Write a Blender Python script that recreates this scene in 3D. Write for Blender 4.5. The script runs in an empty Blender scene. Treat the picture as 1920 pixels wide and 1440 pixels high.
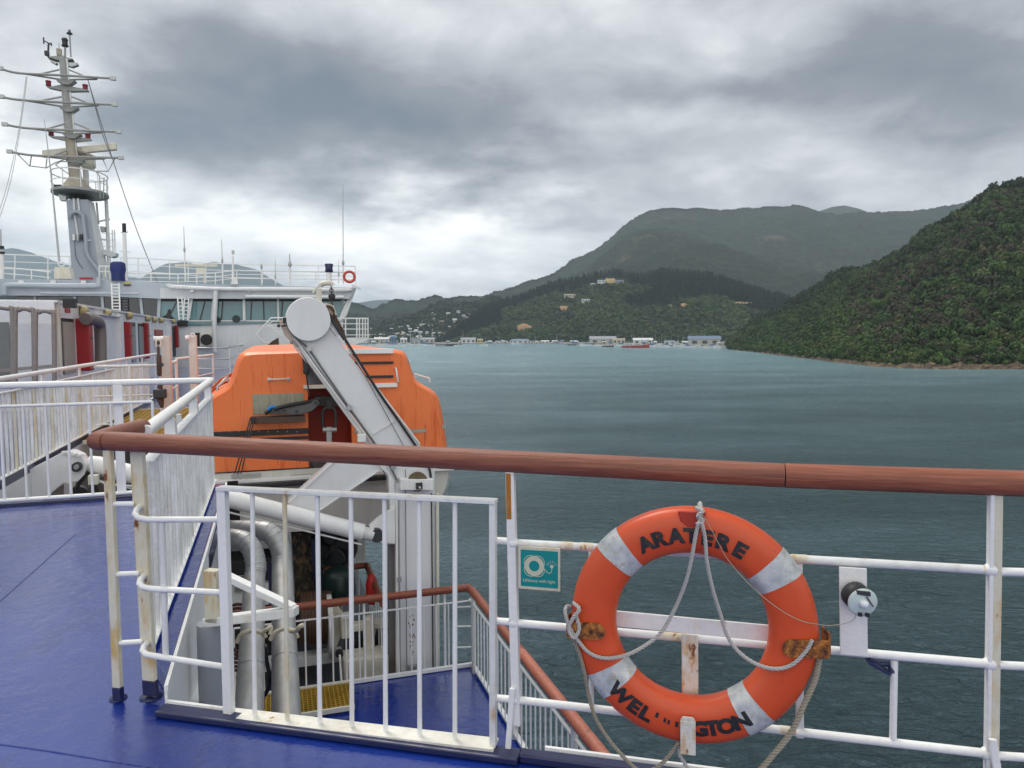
import bpy, math, random
import numpy as np
from mathutils import Vector, Matrix, noise as mnoise
random.seed(7); rng = np.random.default_rng(7)
R = math.radians
sc = bpy.context.scene
COL = sc.collection

# ---------------------------------------------------------------- camera
CAMZ = 1.45
PITCH, ROLL, FPX = R(3.80), R(0.3), 1400.0
_cf = Vector((0, math.cos(PITCH), -math.sin(PITCH)))
_r0 = Vector((1, 0, 0)); _u0 = _r0.cross(_cf)
C_R = (_r0*math.cos(ROLL) - _u0*math.sin(ROLL)).normalized()
C_U = C_R.cross(_cf).normalized()
C_F = _cf
CAM = Vector((0, 0, CAMZ))
cd = bpy.data.cameras.new('camera'); cam = bpy.data.objects.new('camera', cd); COL.objects.link(cam)
cd.sensor_fit = 'HORIZONTAL'; cd.sensor_width = 36; cd.lens = 36*FPX/1920
cd.clip_start = 0.05; cd.clip_end = 60000
M = Matrix((C_R, C_U, -C_F)).transposed().to_4x4(); M.translation = CAM
cam.matrix_world = M
sc.camera = cam
# ---------------------------------------------------------------- world (overcast sky), sun, exposure
sc.view_settings.view_transform = 'Standard'; sc.view_settings.look = 'None'
sc.view_settings.exposure = 0.47; sc.view_settings.gamma = 1.0
sc.cycles.use_denoising = True
try: sc.cycles.denoiser = 'OPENIMAGEDENOISE'
except Exception: pass
sc.cycles.max_bounces = 8; sc.cycles.diffuse_bounces = 3; sc.cycles.glossy_bounces = 3
sc.cycles.transmission_bounces = 4; sc.cycles.volume_bounces = 1
sc.cycles.caustics_reflective = False; sc.cycles.caustics_refractive = False
SUN_EL, SUN_AZ = R(58), R(-35)      # behind the cloud, ahead and to the left
w = bpy.data.worlds.new("World"); sc.world = w; w.use_nodes = True
nt = w.node_tree; nt.nodes.clear()
def wn(t, **k):
    n = nt.nodes.new(t)
    for a, b in k.items(): setattr(n, a, b)
    return n
def wl(a, b): nt.links.new(a, b)
def wmath(op, a, b=None, c=None):
    n = wn('ShaderNodeMath', operation=op)
    for i, v in enumerate((a, b, c)):
        if v is None: continue
        if isinstance(v, (int, float)): n.inputs[i].default_value = v
        else: wl(v, n.inputs[i])
    return n.outputs[0]
tc = wn('ShaderNodeTexCoord'); sep = wn('ShaderNodeSeparateXYZ'); wl(tc.outputs['Generated'], sep.inputs[0])
X, Y, Z_ = sep.outputs
az = wmath('ARCTAN2', X, Y); el = wmath('ARCSINE', Z_)
# cloud sheet coordinates: direction projected on a high plane
den = wmath('ADD', wmath('MAXIMUM', Z_, 0.0), 0.26)
cx = wmath('DIVIDE', X, den); cy = wmath('DIVIDE', Y, den)
cmb = wn('ShaderNodeCombineXYZ'); wl(cx, cmb.inputs[0]); wl(cy, cmb.inputs[1])
mp = wn('ShaderNodeMapping'); mp.inputs['Scale'].default_value = (1.0, 1.0, 1); wl(cmb.outputs[0], mp.inputs[0])
def wnoise(scale, detail, rough, dist, vec, off=(0,0,0)):
    m2 = wn('ShaderNodeMapping'); m2.inputs['Location'].default_value = off; wl(vec, m2.inputs[0])
    n = wn('ShaderNodeTexNoise'); n.inputs['Scale'].default_value = scale; n.inputs['Detail'].default_value = detail
    n.inputs['Roughness'].default_value = rough; n.inputs['Distortion'].default_value = dist
    wl(m2.outputs[0], n.inputs['Vector']); return n.outputs['Fac']
n1 = wnoise(1.1, 8, 0.55, 0.25, mp.outputs[0])
n2 = wnoise(4.6, 8, 0.58, 0.3, mp.outputs[0], (3, 5, 1))
# lower-frequency warp of azimuth/elevation so the big masses have ragged edges
wa = wnoise(1.3, 6, 0.55, 0.0, mp.outputs[0], (11, 2, 0)); wb = wnoise(1.3, 6, 0.55, 0.0, mp.outputs[0], (1, 17, 0))
azw = wmath('ADD', az, wmath('MULTIPLY', wmath('SUBTRACT', wa, 0.5), 0.55))
elw = wmath('ADD', el, wmath('MULTIPLY', wmath('SUBTRACT', wb, 0.5), 0.22))
def ae(x, y):
    d = (C_R*((x-960)/FPX) + C_U*((720-y)/FPX) + C_F).normalized()
    return math.atan2(d.x, d.y), math.asin(d.z)
def blob(x, y, wx, wy, amp, rot=0.0):
    a0, e0 = ae(x, y); wx /= FPX; wy /= FPX
    da = wmath('SUBTRACT', azw, a0); de = wmath('SUBTRACT', elw, e0)
    c_, s_ = math.cos(rot), math.sin(rot)
    p = wmath('ADD', wmath('MULTIPLY', da, c_/wx), wmath('MULTIPLY', de, s_/wx))
    q = wmath('ADD', wmath('MULTIPLY', da, -s_/wy), wmath('MULTIPLY', de, c_/wy))
    r2 = wmath('ADD', wmath('MULTIPLY', p, p), wmath('MULTIPLY', q, q))
    return wmath('MULTIPLY', wmath('EXPONENT', wmath('MULTIPLY', r2, -1.0)), amp)
BLOBS = [(540, 190, 330, 100, -0.36, 0.05), (840, 285, 300, 60, -0.27, -0.1), (330, 90, 140, 70, -0.08),
         (1120, 200, 260, 90, -0.12), (1860, 130, 190, 130, -0.24), (1560, 170, 240, 50, -0.12, 0.1),
         (40, 240, 120, 130, 0.34), (270, 440, 260, 60, 0.24), (760, 400, 260, 40, 0.20), (960, 420, 130, 45, 0.20),
         (700, 470, 240, 60, 0.28), (1300, 260, 240, 30, 0.13), (1450, 330, 260, 40, 0.05), (1080, 110, 60, 60, 0.05),
         (1180, 400, 300, 40, -0.04), (1650, 300, 260, 50, -0.02), (900, 30, 500, 60, 0.06), (120, 30, 200, 40, 0.02)]
acc = None
for b in BLOBS:
    o = blob(*b); acc = o if acc is None else wmath('ADD', acc, o)
acc = wmath('ADD', acc, wmath('MULTIPLY', wmath('MAXIMUM', wmath('MULTIPLY', Y, -1.0), 0.0), 0.42))   # unseen sky astern brightened to light the aft-facing whites
val = wmath('ADD', wmath('ADD', acc, 0.435), wmath('MULTIPLY', wmath('SUBTRACT', n1, 0.5), 0.50))
val = wmath('ADD', val, wmath('MULTIPLY', wmath('SUBTRACT', n2, 0.5), 0.42))
ramp = wn('ShaderNodeValToRGB'); ce = ramp.color_ramp.elements
def srgb(r, g, b):
    f = lambda c: (c/255/12.92) if c/255 <= 0.04045 else ((c/255+0.055)/1.055)**2.4
    return (f(r), f(g), f(b), 1)
ce[0].position = 0.0; ce[0].color = srgb(84, 92, 102)
ce[1].position = 1.0; ce[1].color = srgb(240, 242, 243)
for p, c in ((0.22, (110, 114, 120)), (0.42, (152, 155, 159)), (0.62, (196, 198, 198)), (0.8, (226, 226, 224))):
    e = ce.new(p); e.color = srgb(*c)
wl(val, ramp.inputs[0])
sky = wn('ShaderNodeTexSky', sky_type='NISHITA'); sky.sun_disc = False
sky.sun_elevation = SUN_EL; sky.sun_rotation = SUN_AZ
sc10 = wn('ShaderNodeVectorMath', operation='SCALE'); sc10.inputs['Scale'].default_value = 13.5; wl(ramp.outputs[0], sc10.inputs[0])
mix = wn('ShaderNodeMix', data_type='RGBA'); mix.inputs[0].default_value = 0.975
wl(sky.outputs[0], mix.inputs[6]); wl(sc10.outputs[0], mix.inputs[7])
bg = wn('ShaderNodeBackground'); bg.inputs['Strength'].default_value = 0.1; wl(mix.outputs[2], bg.inputs[0])
wo = wn('ShaderNodeOutputWorld'); wl(bg.outputs[0], wo.inputs[0])
w.cycles.sampling_method = 'MANUAL'; w.cycles.sample_map_resolution = 512
sd = bpy.data.lights.new('sun', 'SUN'); sd.energy = 1.5; sd.angle = R(22); sd.color = (1.0, 0.94, 0.86)
so = bpy.data.objects.new('sun', sd); COL.objects.link(so)
sdir = Vector((math.sin(SUN_AZ)*math.cos(SUN_EL), math.cos(SUN_AZ)*math.cos(SUN_EL), math.sin(SUN_EL)))
so.rotation_euler = sdir.to_track_quat('Z', 'Y').to_euler(); so.location = (0, 0, 60)

# ---------------------------------------------------------------- coordinates
FW = Vector((-0.3074, 0.9516, 0)); AT = Vector((0.9516, 0.3074, 0)); UP = Vector((0, 0, 1))
RD = Vector((0.9717, -0.2362, 0)); RN = Vector((0.2362, 0.9717, 0))     # angled after rail: its run, its outward normal
def V(*a): return Vector(a)
def RAY(x, y): return C_R*((x-960)/FPX) + C_U*((720-y)/FPX) + C_F
def _pl(x, y, n, d):
    r = RAY(x, y); return CAM + r*(d/r.dot(n))
def S(x, y, s): return _pl(x, y, FW, s)
def T(x, y, t): return _pl(x, y, AT, t)
def N(x, y, n=2.43): return _pl(x, y, RN, n)
def ZP(x, y, z):
    r = RAY(x, y); return CAM + r*((z-CAMZ)/r.z)
def D(x, y, d): return CAM + RAY(x, y)*d
def P(t, s, z): return AT*t + FW*s + UP*z
SEA = -18.5

# ---------------------------------------------------------------- mesh helper
class MB:
    def __init__(s): s.v = []; s.f = []; s.sm = []
    def add(s, vs, fs, smooth=False):
        o = len(s.v); s.v += [tuple(p) for p in vs]
        s.f += [tuple(i+o for i in f) for f in fs]; s.sm += [smooth]*len(fs); return s
    def box(s, c, hx, hy, hz):      # hx.. half-extent vectors
        vs = [c+hx*a+hy*b+hz*d for a in (-1, 1) for b in (-1, 1) for d in (-1, 1)]
        return s.add(vs, [(0,1,3,2),(4,6,7,5),(0,4,5,1),(2,3,7,6),(0,2,6,4),(1,5,7,3)])
    def bar(s, p, q, wv, hv):       # wv, hv: full vectors of the section
        c = (p+q)/2; return s.box(c, (q-p)/2, wv/2, hv/2)
    def tube(s, path, r, n=10, caps=True, closed=False):
        path = [Vector(p) for p in path]; m = len(path)
        rs = r if isinstance(r, (list, tuple)) else [r]*m
        tg = []
        for i in range(m):
            a = path[(i-1) % m] if (closed or i) else path[i]; b = path[(i+1) % m] if (closed or i < m-1) else path[i]
            tg.append((b-a).normalized())
        ref = UP if abs(tg[0].z) < 0.9 else V(1, 0, 0)
        u = tg[0].cross(ref).normalized(); vs = []
        for i in range(m):
            u = (u - tg[i]*u.dot(tg[i])).normalized(); v = tg[i].cross(u)
            for k in range(n):
                a = 2*math.pi*k/n; vs.append(path[i] + (u*math.cos(a)+v*math.sin(a))*rs[i])
        fs = []
        for i in range(m if closed else m-1):
            j = (i+1) % m
            for k in range(n):
                l = (k+1) % n; fs.append((i*n+k, i*n+l, j*n+l, j*n+k))
        s.add(vs, fs, n > 6)
        if caps and not closed:
            s.add(vs[:n], [tuple(range(n-1, -1, -1))]); s.add(vs[-n:], [tuple(range(n))])
        return s
    def prism(s, poly, vec):
        n = len(poly); poly = [Vector(p) for p in poly]
        vs = poly + [p+vec for p in poly]
        fs = [tuple(range(n)), tuple(range(2*n-1, n-1, -1))] + [(i, i+n, (i+1) % n+n, (i+1) % n) for i in range(n)]
        return s.add(vs, fs)
    def lathe(s, o, ax, prof, n=24, smooth=True):   # prof: (radius, height along ax)
        ax = ax.normalized(); u = ax.cross(UP if abs(ax.z) < 0.9 else V(1, 0, 0)).normalized(); v = ax.cross(u)
        vs = []
        for r, h in prof:
            for k in range(n):
                a = 2*math.pi*k/n; vs.append(o+ax*h+(u*math.cos(a)+v*math.sin(a))*max(r, 1e-5))
        fs = [(i*n+k, i*n+(k+1) % n, (i+1)*n+(k+1) % n, (i+1)*n+k) for i in range(len(prof)-1) for k in range(n)]
        return s.add(vs, fs, smooth)
    def disc(s, c, ax, r, h, n=32):
        return s.lathe(c-ax.normalized()*h/2, ax, [(0, 0), (r, 0)], n, False).lathe(c-ax.normalized()*h/2, ax, [(r, 0), (r, h)], n).lathe(c-ax.normalized()*h/2, ax, [(r, h), (0, h)], n, False)
    def ring(s, c, ax, Rr, r, n=32, m=10, sx=1, sy=1, u=None):
        ax = ax.normalized(); u = u or ax.cross(UP if abs(ax.z) < 0.9 else V(1, 0, 0)).normalized(); v = ax.cross(u)
        return s.tube([c+(u*math.cos(2*math.pi*k/n)*sx+v*math.sin(2*math.pi*k/n)*sy)*Rr for k in range(n)], r, m, closed=True)
def tag(o, label=None, cat=None, group=None, kind=None):
    if label: o['label'] = label
    if cat: o['category'] = cat
    if group: o['group'] = group
    if kind: o['kind'] = kind
    return o
def empty(name, loc, label, cat, group=None, kind=None):
    o = bpy.data.objects.new(name, None); o.empty_display_size = 0.1; COL.objects.link(o); o.location = loc
    return tag(o, label, cat, group, kind)
def root_org(o):
    while o.parent: o = o.parent
    return Vector(o.location)
def build(mb, name, mat, parent=None, org=None, bevel=0, label=None, cat=None, group=None, kind=None, seg=2):
    me = bpy.data.meshes.new(name)
    if parent is not None: og = root_org(parent)
    elif org is not None: og = Vector(org)
    else:
        a = np.array(mb.v); og = Vector(((a[:,0].min()+a[:,0].max())/2, (a[:,1].min()+a[:,1].max())/2, a[:,2].min()))
    me.from_pydata([(v[0]-og.x, v[1]-og.y, v[2]-og.z) for v in mb.v], [], mb.f)
    me.polygons.foreach_set('use_smooth', mb.sm); me.validate(); me.update()
    me.materials.append(mat)
    o = bpy.data.objects.new(name, me); COL.objects.link(o)
    if parent is not None: o.parent = parent
    else: o.location = og
    if bevel:
        b = o.modifiers.new('b', 'BEVEL'); b.width = bevel; b.segments = seg; b.limit_method = 'ANGLE'; b.angle_limit = R(40)
        b.harden_normals = False
    return tag(o, label, cat, group, kind)

# ---------------------------------------------------------------- materials
class NT:
    def __init__(s, name):
        s.m = bpy.data.materials.new(name); s.m.use_nodes = True; s.t = s.m.node_tree
        s.b = s.t.nodes['Principled BSDF']; s.tc = s.t.nodes.new('ShaderNodeTexCoord')
    def n(s, t, **k):
        o = s.t.nodes.new(t)
        for a, b in k.items(): setattr(o, a, b)
        return o
    def l(s, a, b): s.t.links.new(a, b)
    def mapv(s, scale=(1,1,1), src='Object', loc=(0,0,0), rot=(0,0,0)):
        m = s.n('ShaderNodeMapping'); m.inputs['Scale'].default_value = scale; m.inputs['Location'].default_value = loc; m.inputs['Rotation'].default_value = rot
        s.l(s.tc.outputs[src], m.inputs[0]); return m.outputs[0]
    def noise(s, scale, detail=4, rough=0.55, vec=None, dist=0):
        o = s.n('ShaderNodeTexNoise'); o.inputs['Scale'].default_value = scale; o.inputs['Detail'].default_value = detail
        o.inputs['Roughness'].default_value = rough; o.inputs['Distortion'].default_value = dist
        s.l(vec if vec is not None else s.mapv(), o.inputs['Vector']); return o.outputs['Fac']
    def ramp(s, fac, stops):
        o = s.n('ShaderNodeValToRGB'); e = o.color_ramp.elements
        while len(e) < len(stops): e.new(0.5)
        for i, (p, c) in enumerate(stops):
            e[i].position = p; e[i].color = c if len(c) == 4 else (*c, 1)
        s.l(fac, o.inputs[0]); return o.outputs[0]
    def step(s, fac, a, b):
        o = s.n('ShaderNodeMapRange'); o.inputs['From Min'].default_value = a; o.inputs['From Max'].default_value = b
        s.l(fac, o.inputs[0]); return o.outputs[0]
    def mix(s, fac, a, b):
        o = s.n('ShaderNodeMix', data_type='RGBA')
        for i, v in ((0, fac), (6, a), (7, b)):
            if isinstance(v, (int, float)): o.inputs[i].default_value = v
            elif isinstance(v, tuple): o.inputs[i].default_value = v if len(v) == 4 else (*v, 1)
            else: s.l(v, o.inputs[i])
        return o.outputs[2]
    def math(s, op, a, b=None):
        o = s.n('ShaderNodeMath', operation=op)
        for i, v in enumerate((a, b)):
            if v is None: continue
            if isinstance(v, (int, float)): o.inputs[i].default_value = v
            else: s.l(v, o.inputs[i])
        return o.outputs[0]
    def bump(s, h, strength, dist=0.01, prev=None):
        o = s.n('ShaderNodeBump'); o.inputs['Strength'].default_value = strength; o.inputs['Distance'].default_value = dist
        s.l(h, o.inputs['Height'])
        if prev: s.l(prev, o.inputs['Normal'])
        return o.outputs[0]
    def set(s, **k):
        for a, v in k.items():
            i = s.b.inputs[a.replace('_', ' ')]
            if isinstance(v, (int, float)): i.default_value = v
            elif isinstance(v, tuple): i.default_value = v if len(v) == 4 else (*v, 1)
            else: s.l(v, i)
        return s.m
RUST1, RUST2 = (0.30, 0.095, 0.018), (0.09, 0.03, 0.012)
def paint(name, col, rough=0.45, rust=0.0, dirt=0.15, bump=0.25, scale=1.0, dirtcol=None, metal=0.0, streak=0.0, stain=0.0, staincol=(0.50, 0.27, 0.055)):
    """brushed-on marine paint: lumpy coat, grime, rust blooms and vertical run marks"""
    m = NT(name); c = col
    dc = dirtcol or tuple(x*0.55 for x in (col[0], col[1]*0.96, col[2]*0.86))
    g = m.noise(3.0*scale, 6, 0.6); c = m.mix(m.math('MULTIPLY', m.step(g, 0.42, 0.75), dirt*1.6), c, dc)
    g2 = m.noise(1.0, 5, 0.6, m.mapv((28*scale, 28*scale, 2.2*scale))); c = m.mix(m.math('MULTIPLY', m.step(g2, 0.5, 0.75), dirt*1.3+streak), c, dc)
    if stain > 0:
        q = m.noise(1.0, 6, 0.62, m.mapv((13*scale, 13*scale, 5*scale), loc=(5, 2, 8))); c = m.mix(m.math('MULTIPLY', m.step(q, 0.62-0.2*stain, 0.78-0.2*stain), 0.9), c, staincol)
    if rust > 0:
        r = m.noise(1.0, 7, 0.68, m.mapv((9*scale, 9*scale, 4.5*scale), loc=(3, 1, 2)))
        k = m.step(r, 0.705-0.22*rust, 0.745-0.22*rust)
        rc = m.mix(m.noise(60*scale, 3), RUST1, RUST2)
        st = m.step(r, 0.62-0.22*rust, 0.76-0.22*rust)
        c = m.mix(m.math('MULTIPLY', st, 0.5), c, (0.62, 0.42, 0.17)); c = m.mix(k, c, rc)
    b = m.bump(m.noise(45*scale, 5, 0.6), bump*1.8, 0.006)
    m.set(Base_Color=c, Roughness=m.math('ADD', m.math('MULTIPLY', m.noise(14*scale, 3), 0.3), rough-0.15), Normal=b, Metallic=metal)
    return m.m
def flat(name, col, rough=0.5, metal=0.0, var=0.12, scale=8, bump=0.1, **k):
    m = NT(name); g = m.noise(scale, 5, 0.6)
    c = m.mix(g, tuple(x*(1-var) for x in col), tuple(min(1, x*(1+var)) for x in col))
    m.set(Base_Color=c, Roughness=rough, Metallic=metal, Normal=m.bump(m.noise(scale*5, 4), bump, 0.003), **k)
    return m.m
W1 = paint('white_paint', (0.84, 0.84, 0.825), 0.42, rust=0.06, dirt=0.14)
W1R = paint('white_paint_rusting', (0.76, 0.77, 0.76), 0.45, rust=0.22, stain=0.12, dirt=0.30)
W1Y = paint('white_paint_yellowed', (0.68, 0.65, 0.53), 0.5, rust=0.30, stain=0.62, staincol=(0.56, 0.38, 0.13), dirt=0.12, dirtcol=(0.42, 0.33, 0.16))
WPL = paint('white_rail_paint', (0.80, 0.80, 0.79), 0.42, dirt=0.14, bump=0.1)
WSTAIN = paint('rust_stained_strap', (0.72, 0.70, 0.64), 0.5, rust=0.40, stain=0.7, staincol=(0.58, 0.30, 0.07), dirt=0.3, scale=2.2)
RUSTY = NT('flaking_rust'); _q = RUSTY.noise(42, 7, 0.7); RUSTY.set(Base_Color=RUSTY.ramp(_q, [(0.38, (0.035, 0.018, 0.012)), (0.5, (0.26, 0.085, 0.018)), (0.62, (0.55, 0.22, 0.04))]), Roughness=0.8, Normal=RUSTY.bump(_q, 1.0, 0.006)); RUSTY = RUSTY.m
WFAR = paint('white_paint_ship', (0.78, 0.79, 0.79), 0.4, rust=0.05, dirt=0.18, bump=0.05, scale=0.25)
WGREY = paint('grey_paint_ship', (0.44, 0.49, 0.55), 0.4, rust=0.02, dirt=0.15, bump=0.05, scale=0.3)
WCREAM = paint('cream_paint', (0.72, 0.69, 0.58), 0.45, rust=0.22, dirt=0.25, scale=0.8)
WDAV = paint('davit_paint', (0.76, 0.765, 0.78), 0.35, rust=0.0, dirt=0.10, bump=0.05, scale=0.5)
WHULL = paint('boat_hull_white', (0.66, 0.65, 0.60), 0.35, rust=0.0, dirt=0.22, bump=0.03, scale=0.5)
WPANEL = paint('fence_panel_paint', (0.80, 0.805, 0.79), 0.45, rust=0.05, dirt=0.42, dirtcol=(0.36, 0.36, 0.30), bump=0.5, scale=1.3)
BLACK = flat('black_rubber', (0.018, 0.018, 0.02), 0.5)
DARK = flat('dark_metal', (0.05, 0.052, 0.055), 0.5, 0.3)
BROWNM = flat('brown_rusty_metal', (0.09, 0.055, 0.04), 0.7, 0.2, 0.4, 12)
RUST = flat('rust_steel', (0.30, 0.10, 0.022), 0.75, 0.1, 0.95, 70, 1.0)
NAVY = flat('navy_paint', (0.015, 0.02, 0.075), 0.3)
STEEL = flat('galvanised_steel', (0.42, 0.43, 0.43), 0.4, 0.7, 0.25)
REDP = paint('red_locker_paint', (0.36, 0.018, 0.022), 0.4, dirt=0.2, scale=0.5, bump=0.03)
YEL = paint('yellow_grating_paint', (0.44, 0.27, 0.03), 0.6, dirt=0.5, scale=2)
GREYV = flat('grey_vinyl', (0.30, 0.31, 0.30), 0.5)
OLIVE = flat('dark_green_paint', (0.012, 0.03, 0.028), 0.35)
def orange_mat():
    m = NT('orange_gelcoat')
    g = m.noise(1.6, 5, 0.55); c = m.mix(g, (0.84, 0.17, 0.035), (0.89, 0.24, 0.075))
    d = m.noise(1.0, 6, 0.62, m.mapv((9, 9, 0.9))); c = m.mix(m.math('MULTIPLY', m.step(d, 0.57, 0.66), 0.6), c, (0.62, 0.085, 0.008))
    e = m.noise(1.0, 4, 0.7, m.mapv((34, 34, 1.2), loc=(4, 2, 1))); c = m.mix(m.math('MULTIPLY', m.step(e, 0.63, 0.66), 0.6), c, (0.42, 0.05, 0.01))
    m.set(Base_Color=c, Roughness=m.math('ADD', m.math('MULTIPLY', d, 0.25), 0.28), Normal=m.bump(m.noise(2.5, 3), 0.15, 0.05)); return m.m
ORANGE = orange_mat()
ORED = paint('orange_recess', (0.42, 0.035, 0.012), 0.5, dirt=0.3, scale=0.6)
def wood(name, c1, c2, c3, worn=0.0):
    m = NT(name)
    # grain runs along the rail: local x of the mapping is the rail's run
    ang = math.atan2(RD.y, RD.x)
    v = m.mapv((1, 1, 1), rot=(0, 0, -ang)); mm = m.n('ShaderNodeMapping'); mm.inputs['Scale'].default_value = (5.0, 90, 90); m.l(v, mm.inputs[0])
    g = m.noise(1.0, 8, 0.65, mm.outputs[0], 0.4); c = m.ramp(g, [(0.36, c1), (0.5, c2), (0.63, c3)])
    b = m.noise(1.6, 4); c = m.mix(m.math('MULTIPLY', m.step(b, 0.4, 0.7), 0.3), c, tuple(x*0.55 for x in c2))
    if worn:
        w_ = m.noise(1.0, 8, 0.7, m.mapv((9, 9, 9)), 1.0); c = m.mix(m.step(w_, 0.60, 0.62), c, (0.10, 0.045, 0.035))
    m.set(Base_Color=c, Roughness=m.math('ADD', m.math('MULTIPLY', g, 0.4), 0.28), Normal=m.bump(g, 0.9, 0.004)); return m.m
WOOD1 = wood('varnished_handrail', (0.175, 0.053, 0.028), (0.235, 0.074, 0.040), (0.30, 0.105, 0.060))
WOOD2 = wood('varnished_handrail_red', (0.215, 0.062, 0.030), (0.285, 0.084, 0.041), (0.36, 0.120, 0.066))
WOODL = wood('painted_handrail_lower', (0.20, 0.052, 0.026), (0.26, 0.068, 0.034), (0.31, 0.10, 0.06))
WOODLW = wood('painted_handrail_peeling', (0.30, 0.075, 0.04), (0.40, 0.12, 0.07), (0.47, 0.17, 0.11), worn=1)
def deck_mat():
    m = NT('blue_deck_paint')
    g = m.noise(0.9, 5, 0.55); c = m.mix(g, (0.002, 0.014, 0.14), (0.008, 0.038, 0.30))
    sc_ = m.noise(1.0, 7, 0.7, m.mapv((5, 1.2, 1), rot=(0, 0, 0.6))); c = m.mix(m.math('MULTIPLY', m.step(sc_, 0.58, 0.68), 0.45), c, (0.003, 0.008, 0.08)); sp = m.noise(90, 2); c = m.mix(m.math('MULTIPLY', m.step(sp, 0.66, 0.72), 0.25), c, (0.10, 0.14, 0.45))
    wet = m.noise(0.75, 6, 0.6, m.mapv(loc=(2.2, 0.4, 0)), 0.6)
    ro = m.math('ADD', m.math('MULTIPLY', m.step(wet, 0.42, 0.62), 0.20), 0.03)
    b1 = m.bump(m.noise(70, 5, 0.6), 0.28, 0.004); b2 = m.bump(m.noise(7, 4, 0.5), 0.5, 0.015, b1); b3 = m.bump(m.noise(1.3, 3, 0.5), 0.12, 0.04, b2)
    m.set(Base_Color=c, Roughness=ro, Normal=b3, Coat_Weight=0.7, Coat_Roughness=0.05, Coat_Normal=b2); return m.m
DECK = deck_mat()
def duct_mat():
    m = NT('stainless_duct'); g = m.noise(1.0, 5, 0.6, m.mapv((14, 14, 1.2)))
    c = m.ramp(g, [(0.3, (0.34, 0.335, 0.325)), (0.55, (0.42, 0.415, 0.405)), (0.8, (0.50, 0.495, 0.48))])
    m.set(Base_Color=c, Metallic=0.6, Roughness=m.math('ADD', m.math('MULTIPLY', g, 0.3), 0.34), Normal=m.bump(m.noise(3, 3, 0.5), 0.05, 0.02)); return m.m
DUCT = duct_mat()
def glass_mat(name, c):
    m = NT(name); g = m.noise(0.35, 3)
    m.set(Base_Color=m.mix(g, c, tuple(x*0.6 for x in c)), Roughness=0.06, Specular_IOR_Level=0.8); return m.m
GLASS = glass_mat('teal_window_glass', (0.13, 0.29, 0.31)); GLASSD = glass_mat('dark_window_glass', (0.012, 0.017, 0.028))

exec_sections = []
# ================================================================ WATER
def water():
    m = NT('sea_water')
    pos = m.n('ShaderNodeNewGeometry').outputs['Position']
    def nz(scale, stretch, rot, det=5, ro=0.6, dist=0.3):
        mp = m.n('ShaderNodeMapping'); mp.inputs['Rotation'].default_value = (0, 0, rot); mp.inputs['Scale'].default_value = (scale, scale*stretch, scale)
        m.l(pos, mp.inputs[0]); return m.noise(1.0, det, ro, mp.outputs[0], dist)
    a = nz(0.34, 2.3, R(14), 3, 0.5, 0.7); b = nz(0.9, 1.8, R(-10), 5, 0.6, 0.4); c_ = nz(0.03, 1.7, R(10), 4)
    rid = m.math('SUBTRACT', 1.0, m.math('ABSOLUTE', m.math('MULTIPLY', m.math('SUBTRACT', a, 0.5), 3.2)))
    rid2 = m.math('SUBTRACT', 1.0, m.math('ABSOLUTE', m.math('MULTIPLY', m.math('SUBTRACT', b, 0.5), 3.0)))
    h = m.math('ADD', m.math('MULTIPLY', rid, 0.62), m.math('MULTIPLY', rid2, 0.30))
    gust = m.step(nz(0.018, 2.6, R(20), 4), 0.35, 0.65); h = m.math('MULTIPLY', h, m.math('ADD', m.math('MULTIPLY', gust, 0.75), 0.6))
    nrm = m.bump(h, 1.0, 1.7)
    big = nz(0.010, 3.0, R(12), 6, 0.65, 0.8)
    sx_ = m.n('ShaderNodeSeparateXYZ'); m.l(pos, sx_.inputs[0])     # milky bay further in, its sky reflection also put into the colour
    bay_sheen = m.step(m.math('ADD', m.math('MULTIPLY', sx_.outputs[1], 0.001), m.math('MULTIPLY', big, 0.28)), 0.14, 0.72)
    col = m.mix(bay_sheen, (0.028, 0.062, 0.078), (0.190, 0.350, 0.390))
    # gusts roughen some of the surface; a few small whitecaps
    cap = nz(0.30, 2.6, R(14), 6, 0.72); capm = m.math('MULTIPLY', m.step(cap, 0.735, 0.77), m.step(c_, 0.5, 0.6))
    col = m.mix(m.math('MULTIPLY', capm, 0.5), col, (0.5, 0.56, 0.58))
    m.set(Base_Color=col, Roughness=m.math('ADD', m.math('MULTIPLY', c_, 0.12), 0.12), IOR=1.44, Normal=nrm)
    mb = MB(); xs = [-9000, -3000, -800, -200, 200, 800, 3000, 9000]; ys = [-800, -100, 100, 400, 900, 1800, 4000, 9000]
    vs = [(x, y, SEA) for y in ys for x in xs]; n = len(xs)
    mb.add(vs, [(j*n+i, j*n+i+1, (j+1)*n+i+1, (j+1)*n+i) for j in range(len(ys)-1) for i in range(n-1)])
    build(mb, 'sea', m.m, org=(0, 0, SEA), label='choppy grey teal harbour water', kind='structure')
water()

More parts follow.
